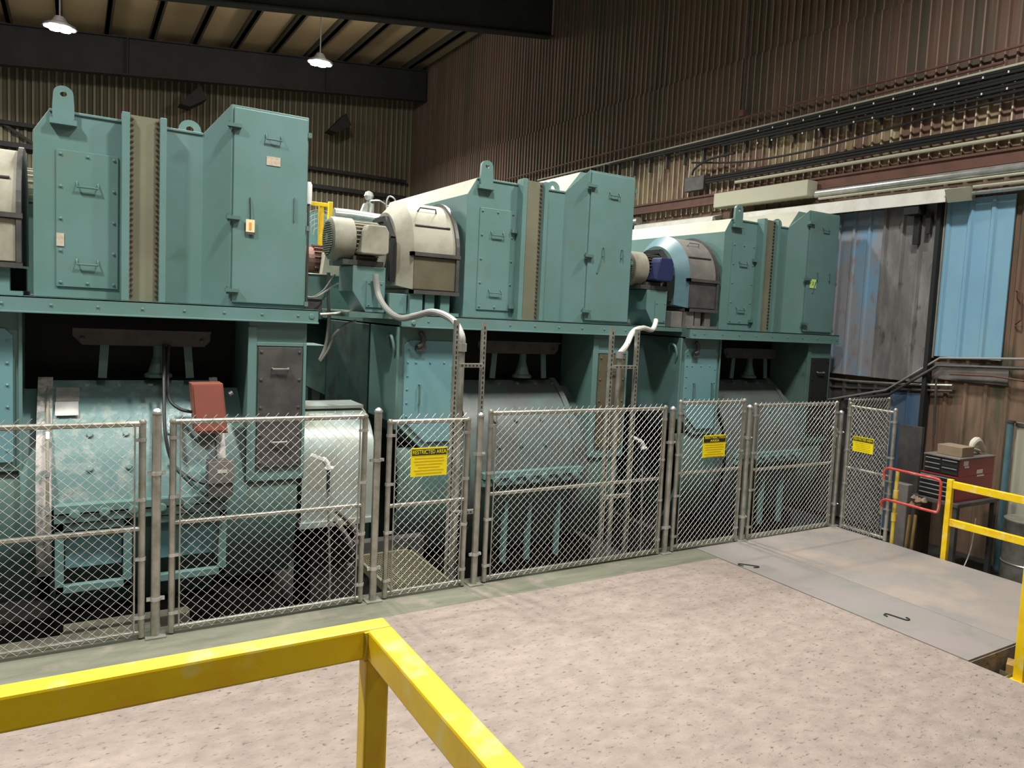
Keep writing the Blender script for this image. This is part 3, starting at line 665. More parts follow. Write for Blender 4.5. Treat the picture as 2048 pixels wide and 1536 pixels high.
t = thing('restricted_area_sign', (8.565, 6.05, 1.08), 'yellow sign on the return gate at the fence corner', 'sign', 'yellow restricted area signs')
MB().box(8.568, 8.572, 5.904, 6.207, 1.075, 1.275).build('sign_board', SIGNY, t)
MB().box(8.565, 8.568, 5.91, 6.2, 1.215, 1.265).build('header_band', SIGNB, t)
text_mesh('lettering', 'RESTRICTED AREA', SIGNY, t, (8.564, 6.055, 1.24), .045, FACE_MX, width=.27)
mb = MB()
for i in range(5): mb.box(8.5665, 8.568, 5.94, 6.17, 1.19-i*.023, 1.197-i*.023)
mb.build('small_print', SIGNL, t)

# ------------------------------------------------------------------ yellow guard rail in front of the camera
RZ = 1.90
t = thing('guard_rail', (.56, 1.63, .85), 'yellow square tube guard rail in the foreground, turning at a corner', 'railing')
MB().box(-1.6, .605, 1.612, 1.668, RZ-.07, RZ).build('rail_along', YELLOW, t, bevel=.006)
MB().box(.549, .605, -.6, 1.6115, RZ-.07, RZ).build('rail_across', YELLOW, t, bevel=.006)
MB().box(.545, .60, 1.60, 1.652, .86, RZ-.07).build('corner_post', YELLOW, t, bevel=.005)
MB().tube(bez([(.549, 1.611, RZ-.005), (.551, 1.609, RZ-.03), (.548, 1.612, RZ-.068)], 6), [.008]*13, 6).build('weld_bead', YELLOW2, t)
MB().box(-1.6, -1.545, 1.612, 1.665, .86, RZ-.07).build('post', YELLOW, t, bevel=.005)
struct(MB().box(-4, .62, -3, 1.66, .78, .85).box(-4, .62, 1.6, 1.66, 0, .78).box(.56, .62, -3, 1.6, 0, .78).build('platform', DARK))

# ------------------------------------------------------------------ cover plates and the opening
t = thing('floor_cover_plate', (6.5, 4.8, 0), 'narrow steel floor cover plate with two hooked lifting slots', 'floor plate')
MB().box(6.105, 6.86, 3.17, 6.42, -.012, .006).build('plate', STEELPG, t)
for (px, py, px2, py2) in ((1480, 1128, 1515, 1133), (1772, 1229, 1815, 1240)):
    a, b = P(px, py, z=.008), P(px2, py2, z=.008); c = (a+b)/2; d = (b-a); s_ = Vector((-d.y, d.x, 0)).normalized()*.05
    pts = bez([a+s_*-1.0+d*.12, a+s_*-.55-d*.05, a+s_*.25, a+d*.25+s_*.2, b-d*.25-s_*.2, b-s_*.25, b+s_*.55+d*.05, b+s_*1.0-d*.12], 6) if px > 1700 else \
          bez([a+d*.22-s_*1.2, a-s_*1.0, a-d*.06-s_*.2, a+d*.3, b-d*.3, b+d*.06-s_*.1, b-s_*.9, b-d*.2-s_*1.2], 6)
    MB().tube([(q.x, q.y, .0085) for q in pts], .009, 5).build('lifting_slot', BLACK, t)
t = tag(MB().box(6.87, 8.6, 3.17, 6.42, -.012, .004).build('floor_cover_plate', STEELPL), 'wide worn steel floor plate beside the yellow side railing', 'floor plate')
g = MB()
for i in range(12): g.box(6.12+i*.2, 6.125+i*.2, 1.0, 3.12, -.17, -.14)
for i in range(11): g.box(6.12, 8.6, 1.02+i*.2, 1.025+i*.2, -.17, -.14)
struct(MB().box(6.12, 8.6, 1.0, 3.12, -.25, -.175).build('floor_sunken', BROWN))
tag(g.build('floor_grating', GRATE), 'rusty bar grating sunk in the floor opening at lower right', 'grating')
a = P(2005, 1312, z=-.05)
tag(MB().obox((a.x+.02, a.y-.08, -.12), .16, .09, .09, Matrix.Rotation(.4, 3, 'Z')).build('timber_block', WOOD, None, bevel=.004), 'small timber block in the floor opening under the plate end', 'block')
t = thing('guard_post', (6.53, 2.96, -.175), 'yellow guard post cut off by the right edge of the photo', 'post')
MB().box(6.49, 6.57, 2.92, 3.0, -.175, 1.0).build('post_tube', YELLOW, t, bevel=.006)
MB().box(6.44, 6.62, 2.87, 3.05, -.175, -.16).build('base_plate', YELLOW2, t)
# grating walkway behind the first gate
g = MB(); 
for i in range(26): (g.box(2.50+i*.0225, 2.506+i*.0225, 6.63, 7.7, -.04, -.008))
for i in range(18): g.box(2.5, 3.07, 6.64+i*.06, 6.646+i*.06, -.03, -.006)
g.box(2.47, 2.5, 6.63, 7.75, -.08, 0).box(3.06, 3.09, 6.63, 7.75, -.08, 0).box(2.47, 3.09, 7.7, 7.75, -.08, 0)
tag(g.build('walkway_grating', GRATE), 'steel bar grating walkway just behind the nearest signed gate', 'grating')
struct(MB().box(2.5, 3.25, 7.75, 8.1, -.5, -.2).box(2.5, 3.25, 7.75, 7.9, -.2, .12).build('trim_2', DARK))

# ------------------------------------------------------------------ strut frames and conduits
def strut(x, y, z0, z1, t):
    mb = MB().box(x-.021, x+.021, y+.02, y+.0225, z0, z1).box(x-.021, x-.0185, y-.02, y+.02, z0, z1).box(x+.0185, x+.021, y-.02, y+.02, z0, z1).box(x-.021, x+.021, y-.0225, y-.02, z0, z1)
    o = mb.build('upright', GALV, t)
    sl = MB(); n = int((z1-z0)/.05)
    for i in range(n): 
        z = z0+.025+i*.05
        if z > 0: sl.box(x-.007, x+.007, y-.0245, y-.0225, z-.014, z+.014)
    sl.build('slots', BLACK, o)
def frame(xl, xr, y, lab, xc):
    t = thing('strut_frame', ((xl+xr)/2, y, -1.2), lab, 'frame', 'slotted strut frames behind the fence')
    strut(xl, y, -1.2, 2.54, t); strut(xr, y, -1.2, 2.53, t)
    for z in (2.10, .62):
        r = MB().box(xl+.021, xr-.021, y-.062, y-.0226, z-.02, z+.02).build('rung', GALV, t)
        sl = MB()
        for i in range(6): sl.box(xl+.05+i*(xr-xl-.1)/5-.01, xl+.05+i*(xr-xl-.1)/5+.01, y-.064, y-.062, z-.007, z+.007)
        sl.build('slots', BLACK, r)
frame(3.13, 3.43, 6.85, 'left slotted strut frame, behind the post right of the nearest sign', 3.23)
frame(5.02, 5.38, 6.85, 'right slotted strut frame, behind the widest fence panel', 5.2)
def conduit(path, rig, r, lab, m1=GREYC):
    t = thing('conduit', rig[0][:], lab, 'conduit', 'conduits on the strut frames')
    MB().tube(bez(path, 10), r, 10).build('flexible_hose', m1, t, smooth=True)
    MB().tube(rig, r*.9, 10).build('rigid_pipe', GALV, t, smooth=True)
    q = Vector(rig[-1])
    MB().cyl(q-Vector((0, 0, .05)), q+Vector((0, 0, .03)), r*1.35, 12).build('coupling', ALU, t)
    return t
conduit([(3.235, 6.93, 2.28), P(922, 668, y=6.95), P(905, 640, y=7.25), P(868, 624, y=7.6), P(830, 632, y=7.95), P(800, 636, y=8.12), P(775, 620, y=8.45), P(757, 590, y=8.7), P(751, 548, y=8.72)],
        [(3.235, 6.93, -1.2), (3.235, 6.93, 2.28)], .036, 'grey conduit looping from the cream motor down the left strut frame')
q = P(815, 645, y=8.24)
tag(MB().obox(q, .17, .07, .10).dome(q+Vector((.06, -.035, 0)), (0, -1, 0), .03, .012, 12).build('conduit_fitting', TEAL, None, bevel=.006), 'small conduit fitting box on the left end of the middle base channel', 'fitting')
conduit([(5.20, 6.93, 2.24), P(1253, 690, y=6.95), P(1266, 664, y=7.2), P(1285, 656, y=7.6), P(1303, 660, y=8.0), P(1310, 650, y=8.15), P(1312, 640, y=8.2)],
        [(5.20, 6.93, -1.2), (5.20, 6.93, 2.24)], .033, 'grey conduit bending over the right strut frame with a white end', WHITE)
# ------------------------------------------------------------------ silver coupling guard and valves
t = thing('coupling_guard', (2.5, 9.1, .1), 'silver rounded coupling guard between the first two machines', 'guard')
MB().arc_shell(2.12, 2.95, 9.2, .78, .62, 0, PI, 28, .02).box(2.12, 2.95, 8.58, 8.60, .16, .78).box(2.12, 2.95, 9.8, 9.82, .16, .78).build('curved_cover', SILVER, t, smooth=True)
MB().box(2.10, 2.97, 8.55, 9.85, .10, .17).build('base_flange', SILVER, t, bevel=.004)
MB().box(2.14, 2.93, 9.0, 9.5, 1.40, 1.44).build('top_plate', SILVER, t, bevel=.004)
MB().box(2.3, 2.8, 8.8, 9.6, -1.2, .10).build('pedestal', PIT, t)
for k in range(3):
    x = 2.30+PITCHX*k; y = 8.18
    if k == 2: x -= .12
    t = thing('valve_pipe', (x, y, -1.2), ('white handled valve on a thin pipe in front of the silver guard', 'white handled valve on a thin pipe behind the right strut frame', 'white handled valve on a thin pipe behind the farthest fence panel')[k], 'valve', 'white handled valves')
    MB().tube([(x+.0, y, .62), (x+.005, y, .50), (x+.05, y, -.38), (x+.05, y, -1.2)], .012, 8).build('thin_pipe', GALV, t)
    MB().cyl((x, y, .60), (x, y, .84), .018, 10).build('hose_end', BLACK, t)
    MB().cyl((x-.04, y, .86), (x+.05, y, .86), .022, 10).tube(bez([(x, y, .85), (x-.02, y, .92), (x-.07, y, .97)], 6), .03, 8).build('valve_body', WHITEP, t, smooth=True)
    MB().obox((x-.12, y-.02, .99), .17, .02, .035, Matrix.Rotation(.45, 3, 'Y')).build('lever', WHITEP, t, bevel=.004)
# ------------------------------------------------------------------ junction boxes and cables on the first drum
t = thing('junction_box', P(420, 870, y=8.2)[:], 'faded red junction box tilted on the leftmost drum', 'box')
A, B, C_, D_ = P(383, 768, y=8.22), P(446, 767, y=8.22), P(456, 866, y=8.22), P(391, 868, y=8.22)
mb = MB(); vs = [A, B, C_, D_]; mb.add(vs+[v+Vector((0, .22, 0)) for v in vs], [(0, 3, 2, 1), (4, 5, 6, 7), (0, 1, 5, 4), (1, 2, 6, 5), (2, 3, 7, 6), (3, 0, 4, 7)])
mb.build('box_body', REDBOX, t, bevel=.004)
mb = MB(); lid = [A+Vector((.015, -.012, -.015)), B+Vector((-.015, -.012, -.015)), C_+Vector((-.015, -.012, .03)), D_+Vector((.015, -.012, .03))]
mb.add(lid+[v+Vector((0, .011, 0)) for v in lid], [(0, 3, 2, 1), (4, 5, 6, 7), (0, 1, 5, 4), (1, 2, 6, 5), (2, 3, 7, 6), (3, 0, 4, 7)])
mb.build('box_lid', REDBOX, t)
MB().cyl(P(459, 790, y=8.3), P(466, 786, y=8.3), .03, 10).build('cable_gland', DARK, t)
t = thing('junction_box', P(440, 990, y=8.15)[:], 'dark grey terminal box with a pale sticker below the red box', 'box')
A, C_ = P(418, 925, y=8.08), P(466, 992, y=8.08)
MB().box(A.x, C_.x, 8.08, 8.28, C_.z, A.z).build('box_body', DARK, t, bevel=.004)
MB().box(A.x-.005, C_.x+.005, 8.065, 8.079, C_.z+.14, A.z+.005).build('box_lid', DUSTG, t, bevel=.003)
q = P(445, 943, y=8.06); MB().box(q.x-.045, q.x+.045, 8.062, 8.066, q.z-.018, q.z+.018).build('sticker', METPL, t)
def cable(pts, r, lab, m=RUBBER, group=None, name='cable'):
    return tag(MB().tube(bez(pts, 10), r, 8).build(name, m, None, smooth=True), lab, 'cable', group)
cable([P(338, 690, y=8.75), P(335, 765, y=8.6), P(340, 800, y=8.4), P(360, 818, y=8.3), P(384, 824, y=8.3)], .016, 'black cable curving into the red junction box')
cable([P(328, 690, y=8.75), P(328, 780, y=8.45), P(331, 870, y=8.2), P(348, 930, y=8.12), P(385, 958, y=8.1), P(414, 968, y=8.1)], .016, 'black cable curving down into the dark terminal box')
cable([P(350, 935, y=8.06), P(375, 960, y=8.1), P(400, 985, y=8.13), P(414, 990, y=8.16)], .018, 'grey conduit drooping below the dark terminal box', TEALD)
t = thing('drum_conduit', P(100, 1100, y=8.2)[:], 'pale vertical conduit down the left edge of the leftmost drum', 'conduit')
pts = []
for py in range(775, 1110, 15):
    z = P(100, py, y=8.4).z; s_ = max(-1, min(1, (z-.55)/1.38)); yy = 9.65-1.40*math.sqrt(max(0.0, 1-s_*s_))-.03; pts.append(P(95, py, y=yy))
MB().tube(pts, .014, 8).build('pipe', CREAM, t, smooth=True)
mb = MB()
for i in (1, 6, 11, 16): mb.cyl(pts[i], pts[i+1], .02, 8)
mb.build('couplings', ALU, t)
for (a, b, lb) in (((112, 777), (159, 800), 'upper bare metal data plate on the leftmost drum'), ((110, 805), (157, 829), 'lower bare metal data plate on the leftmost drum')):
    A, B = P(*a, y=8.66), P(*b, y=8.66); zc_ = (A.z+B.z)/2; ang = math.asin((zc_-.55)/1.37); yy = 9.65-1.385*math.cos(ang)
    A, B = P(*a, y=yy), P(*b, y=yy); c = Vector(((A.x+B.x)/2, yy, (A.z+B.z)/2))
    tag(MB().obox(c, B.x-A.x, .006, (A.z-B.z)/math.cos(ang), Matrix.Rotation(-ang, 3, 'X')).build('data_plate', METPL), lb, 'plate', 'data plates on the drum')
# hanging tags on the doors
t = thing('hanging_tag', P(500, 470, y=8.37)[:], 'cream tag with orange print hanging on the leftmost door', 'tag')
A, B = P(492, 438, y=8.375), P(509, 465, y=8.375)
MB().box(A.x, B.x, 8.372, 8.376, B.z, A.z).build('card', TAGY, t)
MB().box(A.x+.03, B.x-.03, 8.370, 8.372, B.z+.02, A.z-.03).build('print', TAGO, t)
MB().box(A.x+.005, B.x+.006, 8.374, 8.378, B.z-.025, B.z).build('foot_strip', DARK, t)
MB().tube([P(500, 395, y=8.385), P(501, 420, y=8.378), P(501, 439, y=8.376)], .005, 5).build('tie', BLACK, t)
A, B = P(1621, 558, y=8.38), P(1632, 577, y=8.38)
t = thing('hanging_tag', B[:], 'lime green tag marked 3 on the farthest door', 'tag')
MB().box(A.x, B.x, 8.386, 8.389, B.z, A.z).build('card', TAGG, t)
text_mesh('number', '3', SIGNB, t, ((A.x+B.x)/2, 8.385, (A.z+B.z)/2), .085, FRONT)

# ------------------------------------------------------------------ the right wall: trays, cables, pipes
XC = XW-.13
def run_y(y0, y1, z, x=XC, wob=0.0, n=14):
    ph = random.random()*6
    return [(x, y0+(y1-y0)*i/n, z+wob*math.sin(ph+i*1.3)) for i in range(n+1)]
def pipe(name, pts, r, m, label, cat='pipe', group=None, n=8):
    return tag(MB().tube(pts, r, n).build(name, m, None, smooth=True), label, cat, group)
t = thing('cable_tray', (XC, 8, 6.4), 'long cable tray with a bright top edge, climbing the picture along the right wall', 'cable tray')
MB().box(XC-.03, XC+.06, -7.5, 19.1, 6.47, 6.50).build('top_edge', BEIGE, t)
for i in range(44): MB().box(XC-.02, XC+.07, -7+i*.6, -6.97+i*.6, 6.05, 6.469).build('tray_rung', DARK, t)
for i in range(7):
    z = 6.43-.055*i
    pipe('black_cable', run_y(-7.5, 15.5-i*1.3, z, XC-.058-(i % 2)*.02, .003, 30), .026, RUBBER, 'one of the black cables bundled on the long tray of the right wall', 'cable', 'black cables on the wall tray', 6)
for i in range(36):
    for z in (6.38, 6.15):
        if i % 3 or z > 6.2: MB().obox((XC-.112, -2+i*.36, z), .012, .02, .03).build('cable_tie', WHITEP, t)
pipe('thin_conduit', run_y(-7.5, 21, 6.74, XC-.01), .022, RUST, 'thin rusty conduit just above the long cable tray', 'conduit')
pipe('thin_conduit', run_y(6.05, 8.4, 6.56, XC-.02), .025, RUST, 'short dark conduit between the cable tray and the thin rusty conduit', 'conduit')
pipe('thin_conduit', run_y(-7.5, 11.2, 5.49, XC-.02), .032, BEIGE, 'pale conduit running just above the rusty wall beam', 'conduit')
for i in range(3):
    pipe('black_cable', bez([(XC-.03, -7.5, 5.69-.05*i), (XC-.03, 6, 5.69-.05*i), (XC-.03, 10, 5.68-.05*i), (XC-.03, 12.05, 5.68-.05*i)], 10), .024, RUBBER, 'one of the black cables lying above the pale conduit on the right wall', 'cable', 'black cables above the pale conduit', 6)
pipe('black_cable', bez([(XC-.12, 12.4, 5.77), (XC-.13, 12.3, 5.9), (XC-.13, 11.9, 6.02), (XC-.12, 11.2, 6.05)], 8), .024, RUBBER, 'black cable curling up from the dark splice box to the tray', 'cable')
pipe('black_cable', bez([(XC-.06, 3, 6.03), (XC-.06, 6.5, 6.0), (XC-.06, 8, 5.92), (XC-.06, 9.5, 5.83), (XC-.06, 11, 5.86), (XC-.06, 12.5, 6.05)], 10), .02, RUBBER, 'black cable sagging away below the wall tray', 'cable')
MB_ = MB().box(XC-.06, XC+.05, 12.1, 12.7, 5.45, 5.75)
tag(MB_.build('splice_box', DARK, None, bevel=.01), 'dark splice box where cables end on the right wall', 'box')
q = P(1484, 240, x=XC)
t = thing('riser_conduit', (XC, q.y, q.z), 'thin dark conduit running straight up the right wall from a small junction box', 'conduit')
MB().cyl((XC, q.y, 6.80), (XC, q.y, 11.6), .022, 8).build('pipe', DARK, t, smooth=True)
MB().box(XC-.06, XC+.03, q.y-.07, q.y+.07, 6.77, 6.9).build('junction_box', RUST, t, bevel=.006)
# pipes under the rusty beam
pipe('header_pipe', run_y(-7.5, 9.1, 5.02, XC-.12), .07, ALU, 'thick silver pipe under the rusty wall beam', 'pipe', None, 14)
pipe('header_pipe', run_y(-7.5, 9.0, 4.925, XC-.16), .022, BEIGE, 'upper thin pale pipe below the thick silver pipe', 'pipe')
pipe('header_pipe', run_y(-7.5, 6.28, 4.83, XC-.10), .028, BEIGE, 'middle thin pale pipe below the thick silver pipe', 'pipe')
pipe('header_pipe', run_y(-7.5, 6.28, 4.74, XC-.10), .03, ALU, 'lowest silver pipe just above the sky blue panel', 'pipe')
pipe('header_pipe', run_y(14.25, 16.4, 4.95, XC-.03), .10, ALU, 'silver pipe stub between the middle and farthest hoods', 'pipe', None, 14)
tag(MB().box(XC-.30, XC-.04, 9.15, 11.5, 4.98, 5.26).build('box_duct', BEIGE, None, bevel=.01), 'beige box duct under the rusty beam, above the farthest hood', 'duct')
# white sloping cover of the sliding door track
def cover(y0, y1, lab, ztop=4.87):
    mb = MB().prism([(XW-.06, ztop+.03), (XW-.33, ztop-.04), (XW-.36, ztop-.24), (XW-.33, ztop-.24), (XW-.06, ztop-.04)], 'y', y0, y1)
    return tag(mb.build('door_track_cover', WHITE, None, bevel=.005), lab, 'track cover')
cover(6.62, 10.9, 'white sloping track cover above the weathered sliding door')
cover(11.6, 14.2, 'white track cover seen above the dark blower housing')
tag(MB().prism([(XC-.02, 4.87), (XC-.3, 4.80), (XC-.2, 4.62), (XC+.02, 4.66)], 'y', 6.3, 6.6).build('end_flashing', BEIGE), 'beige folded flashing at the end of the white track cover', 'flashing')
t = thing('door_1', (XW-.1, 7.8, 1.9), 'weathered sliding door of grey and worn blue corrugated sheet', 'door'); t['kind'] = 'structure'
corrugated('blue_sheet', DOORB, 7.8, 9.9, 1.9, 4.66, XW-.08, .30, .03, frac=(0, .72, .79, .92, 1), parent=t)
corrugated('grey_sheet', DOORG, 6.86, 7.8, 1.9, 4.70, XW-.10, .31, .035, frac=(0, .72, .79, .92, 1), parent=t)
MB().box(XW-.34, XW-.14, 7.05, 7.3, 4.50, 4.66).box(XW-.2, XW-.13, 7.1, 7.2, 4.05, 4.52).box(XW-.2, XW-.13, 6.92, 7.0, 4.2, 4.52).build('hanger_bracket', BLACK, t)
cl = corrugated('cladding_panel', BLUEP, 5.74, 6.76, 2.33, 4.70, XW-.06, .34, .03, frac=(0, .72, .79, .92, 1))
tag(cl, 'sky blue corrugated panel on the right wall, beside the sliding door', 'panel')
struct(MB().box(XW-.16, XW-.02, 6.79, 6.855, -.6, 4.74).build('trim_3', BLACK))
struct(MB().box(XW-.07, XW-.03, 6.762, 6.785, 2.3, 4.74).build('trim_4', CREAM))
tag(MB().tube([(XW-.03, 5.62, 3.32), (XW-.09, 5.60, 3.34), (XW-.09, 5.52, 3.30), (XW-.09, 5.50, 2.92), (XW-.03, 5.60, 2.86)], .012, 6).build('bent_rod', RUST), 'rusty bent rod on the wall right of the sky blue panel', 'rod')
# pipes at mid height below the panels
def path_px(pts, x): return [P(a, b, x=x) for a, b in pts]
pipe('step_pipe', [(XC, -7.5, 2.36)]+path_px([(2048, 718), (1880, 716), (1772, 780), (1652, 800)], XC), .018, GREYC, 'upper grey pipe stepping down below the sky blue panel', 'pipe')
pipe('step_pipe', [(XC-.05, -7.5, 2.27)]+path_px([(2048, 737), (1876, 731), (1778, 789), (1690, 800)], XC-.05), .024, DARK, 'dark pipe running parallel below the stepping grey pipe', 'pipe')
pipe('step_pipe', path_px([(2048, 762), (1985, 752), (1900, 748)], XC-.02)+[], .014, RUST, 'thin rusty pipe below the stepping pipes near the right edge', 'pipe')
pipe('step_pipe', path_px([(1905, 771), (1800, 768), (1700, 762), (1640, 755)], XC+.03), .022, GALV, 'pale pipe along the bottom of the sliding door', 'pipe')
pipe('step_pipe', path_px([(1905, 782), (1800, 779), (1700, 776), (1640, 772)], XC+.045), .02, DARK, 'dark pipe along the bottom of the sliding door', 'pipe')
pipe('step_pipe', path_px([(1873, 755), (1868, 870)], XC+.02), .018, DARK, 'dark vertical pipe left of the rusty wall sheets', 'pipe')
MB_ = MB().box(XW-.04, XW-.015, 5.62, 6.74, 1.98, 2.24); tag(MB_.build('grimy_board', DUSTG), 'grimy board on the wall between the pipes below the sky blue panel', 'board')
cl = corrugated('cladding_panel', BLUED, 6.86, 7.45, -.58, 1.72, XW-.06, .31, .03, frac=(0, .72, .79, .92, 1))
tag(cl, 'dark blue corrugated panel low on the wall above the red gate rail', 'panel')
struct(corrugated('trim_5', DARK, 7.46, 11.4, -.58, 1.78, XW-.07, .31, .03, frac=(0, .72, .79, .92, 1)))
# ------------------------------------------------------------------ side railing with the red gate bar
t = thing('side_railing', (8.64, 4.5, -.3), 'yellow side railing with flat rails at the right edge of the walkway', 'railing')
MB().box(8.64, 8.70, 4.87, 4.935, -.55, .955).build('post', YELLOW, t, bevel=.005)
for z, nm in ((.90, 'top_rail'), (.45, 'lower_rail')): MB().box(8.645, 8.695, 2.6, 4.868, z-.045, z+.04).build(nm, YELLOW, t, bevel=.006)
MB().box(8.64, 8.70, 2.55, 2.598, -.55, .94).build('post', YELLOW, t, bevel=.005)
t = thing('gate_post', (8.66, 5.59, -.55), 'yellow pipe post carrying the hinges of the red gate bar', 'post')
MB().cyl((8.66, 5.59, -.55), (8.66, 5.59, .94), .024, 14).build('pipe', YELLOW2, t, smooth=True)
for z in (.62, .33): MB().cyl((8.66, 5.59, z-.05), (8.66, 5.59, z+.05), .034, 12).build('collar', YELLOW2, t, smooth=True)
t = thing('gate_bar', (8.60, 5.3, .5), 'red looped gate bar between the two yellow posts', 'gate')
xg = 8.55
lp = bez([(xg, 5.70, .80), (xg, 5.70, .90), (xg, 5.66, .945), (xg, 5.60, .952), (xg, 5.3, .95), (xg, 5.02, .948), (xg, 4.96, .92), (xg, 4.95, .86), (xg, 4.95, .66), (xg, 4.96, .58), (xg, 5.0, .55), (xg, 5.3, .552), (xg, 5.60, .552), (xg, 5.66, .545), (xg, 5.70, .51), (xg, 5.70, .45)], 6)
MB().tube(lp, .017, 8).build('bent_pipe', REDP, t, smooth=True)
for z in (.80, .44): MB().cyl((xg, 5.70, z-.09), (xg, 5.70, z+.005), .022, 10).obox((xg+.02, 5.65, z-.02), .04, .1, .012).build('grey_sleeve', GALV, t)
# ------------------------------------------------------------------ tool chest corner
x0 = 9.45
pf, pb, pr = P(1919, 918, x=x0), P(1849, 907, x=x0), None
y0, y1, zt = pf.y, pb.y, pf.z
x1 = P(1990, 914, y=y0).x; zb = P(1921, 1008, x=x0).z; zm = zt-(zt-zb)*.43
t = thing('tool_chest', ((x0+x1)/2, (y0+y1)/2, zb), 'red sided tool chest with black drawers standing on a dark stand', 'tool chest')
MB().box(x0+.02, x1, y0, y1, zm, zt-.02).build('upper_case', REDCH, t, bevel=.006)
MB().box(x0-.02, x1, y0, y1+.03, zb, zm).build('lower_case', REDCH, t, bevel=.006)
MB().box(x0, x1+.01, y0-.01, y1+.01, zt-.02, zt).build('lid', DUSTG, t, bevel=.004)
MB().box(x0-.024, x0-.0205, y0+.004, y1+.026, zb+.004, zm-.004).build('front_frame', BLACK, t)
MB().box(x0+.016, x0+.0195, y0+.004, y1-.004, zm+.004, zt-.024).build('front_frame', BLACK, t)
def drawer(xf, ya, yb, za, zb_):
    d = MB().box(xf-.014, xf-.0045, ya, yb, za, zb_).build('drawer', BLACK, t, bevel=.002)
    MB().box(xf-.025, xf-.012, ya+.01, yb-.01, zb_-.016, zb_-.004).build('drawer_handle', ALU, d)
hl = (zm-zb)
for i in range(5): drawer(x0-.02, y0+.015, y1+.015, zb+.02+i*(hl-.03)/5, zb+.01+(i+1)*(hl-.03)/5)
hu = (zt-.02-zm)
for i in range(2): drawer(x0+.02, y0+.015, (y0+y1)/2-.005, zm+.02+i*(hu-.03)/2, zm+.01+(i+1)*(hu-.03)/2)
for i in range(3): drawer(x0+.02, (y0+y1)/2+.005, y1-.015, zm+.02+i*(hu-.03)/3, zm+.01+(i+1)*(hu-.03)/3)
for (a, b, c_, d_) in (((.09, .2, -.08, -.02)), ((.12, .22, -.11, -.09)), ((.42, .56, -.20, -.15)), ((.43, .60, -.24, -.22))):
    MB().box(x0+.02+a, x0+.02+b, y0-.003, y0, zt-.02+c_, zt-.02+d_).build('white_decal', WHITEP, t)
t = thing('tool_stand', ((x0+x1)/2, (y0+y1)/2, -.6), 'dark steel stand under the red tool chest', 'stand')
MB().box(x0-.08, x1+.05, y0-.08, y1+.08, zb-.05, zb-.001).build('top', DARK, t, bevel=.004)
for xx in (x0-.06, x1-.02):
    for yy in (y0-.06, y1+.02): MB().box(xx, xx+.07, yy, yy+.06, -.6, zb-.05).build('leg', DARK, t)
MB().box(x0-.04, x1, y0+.3, y1+.05, -.45, -.40).build('shelf', DARK, t)
a = P(1892, 908, x=x0+.25)
tag(MB().box(x0+.12, x0+.40, y0+.04, y1-.10, zt+.001, zt+.13).build('carton', CARD, None, bevel=.006), 'brown carton lying on top of the red tool chest', 'box')
t = MB(); c0 = Vector((x0+.62, y0+.12, zt))
t.tube(bez([c0+Vector((-.16, .0, .02)), c0+Vector((-.12, .0, .15)), c0+Vector((-.02, 0, .19)), c0+Vector((.08, 0, .13)), c0+Vector((.20, 0, .035))], 8), [.02+.03*math.sin(PI*i/32) for i in range(33)], 10)
t.tube(bez([c0+Vector((-.14, .06, .025)), c0+Vector((0, .08, .06)), c0+Vector((.16, .06, .025))], 8), .024, 8)
tag(t.build('crumpled_cloth', CLOTH, None, smooth=True), 'pale crumpled cloth beside the carton on the tool chest', 'cloth')
cable([(x0+.3, y0-.12, zb-.2), (x0+.2, y0-.14, -.1), (x0+.0, y0-.12, -.42), (x0-.25, y0-.08, -.56)], .009, 'thin cord hanging under the tool chest stand', GALV)
# boards and clutter left of the chest
a, b = P(1800, 848, x=10.2), P(1846, 846, x=10.2)
tag(MB().box(10.2, 10.26, b.y, a.y, -.6, a.z).build('leaning_board', DARK), 'tall dark board standing behind the red gate bar', 'board')
a, b = P(1785, 1000, x=9.3), P(1814, 1000, x=9.3)
tag(MB().box(9.3, 9.42, b.y, a.y, -.6, a.z+.25).build('dark_bin', DUSTG, None, bevel=.01), 'narrow dark bin behind the gate post', 'bin')
a, b = P(1832, 1000, x=9.6), P(1872, 1000, x=9.6)
tag(MB().box(9.6, 9.95, y1+.12, max(a.y, y1+.5), -.6, a.z).build('brown_crate', BROWN, None, bevel=.008), 'dark brown crate between the gate bar and the tool stand', 'crate')
for i, (px, dx) in enumerate(((1815, 0), (1826, .05))):
    a = P(px+5, 1030, x=9.22+dx); b = P(px-3, 1090, x=9.18+dx)
    b = a+(b-a)*((a.z+.598)/(a.z-b.z))
    tag(MB().tube([b, a], .02, 6).build('wooden_stake', WOOD), ('left', 'right')[i]+' one of two yellowish wooden stakes leaning behind the red gate bar', 'stake', 'wooden stakes')
a = P(1829, 1008, x=9.25)
m_ = MB()
for i in range(7): m_.lathe(a+Vector((random.uniform(0, .06), random.uniform(-.10, .10), random.uniform(-.08, .08))), (random.random()-.5, random.random()-.5, 1), [(.01, -.04), (.045, 0), (.01, .045)], 7)
rag = m_.build('rag_bundle', CARD, None); tag(rag, 'brown bundle of rags on top of the wooden stakes', 'rags')
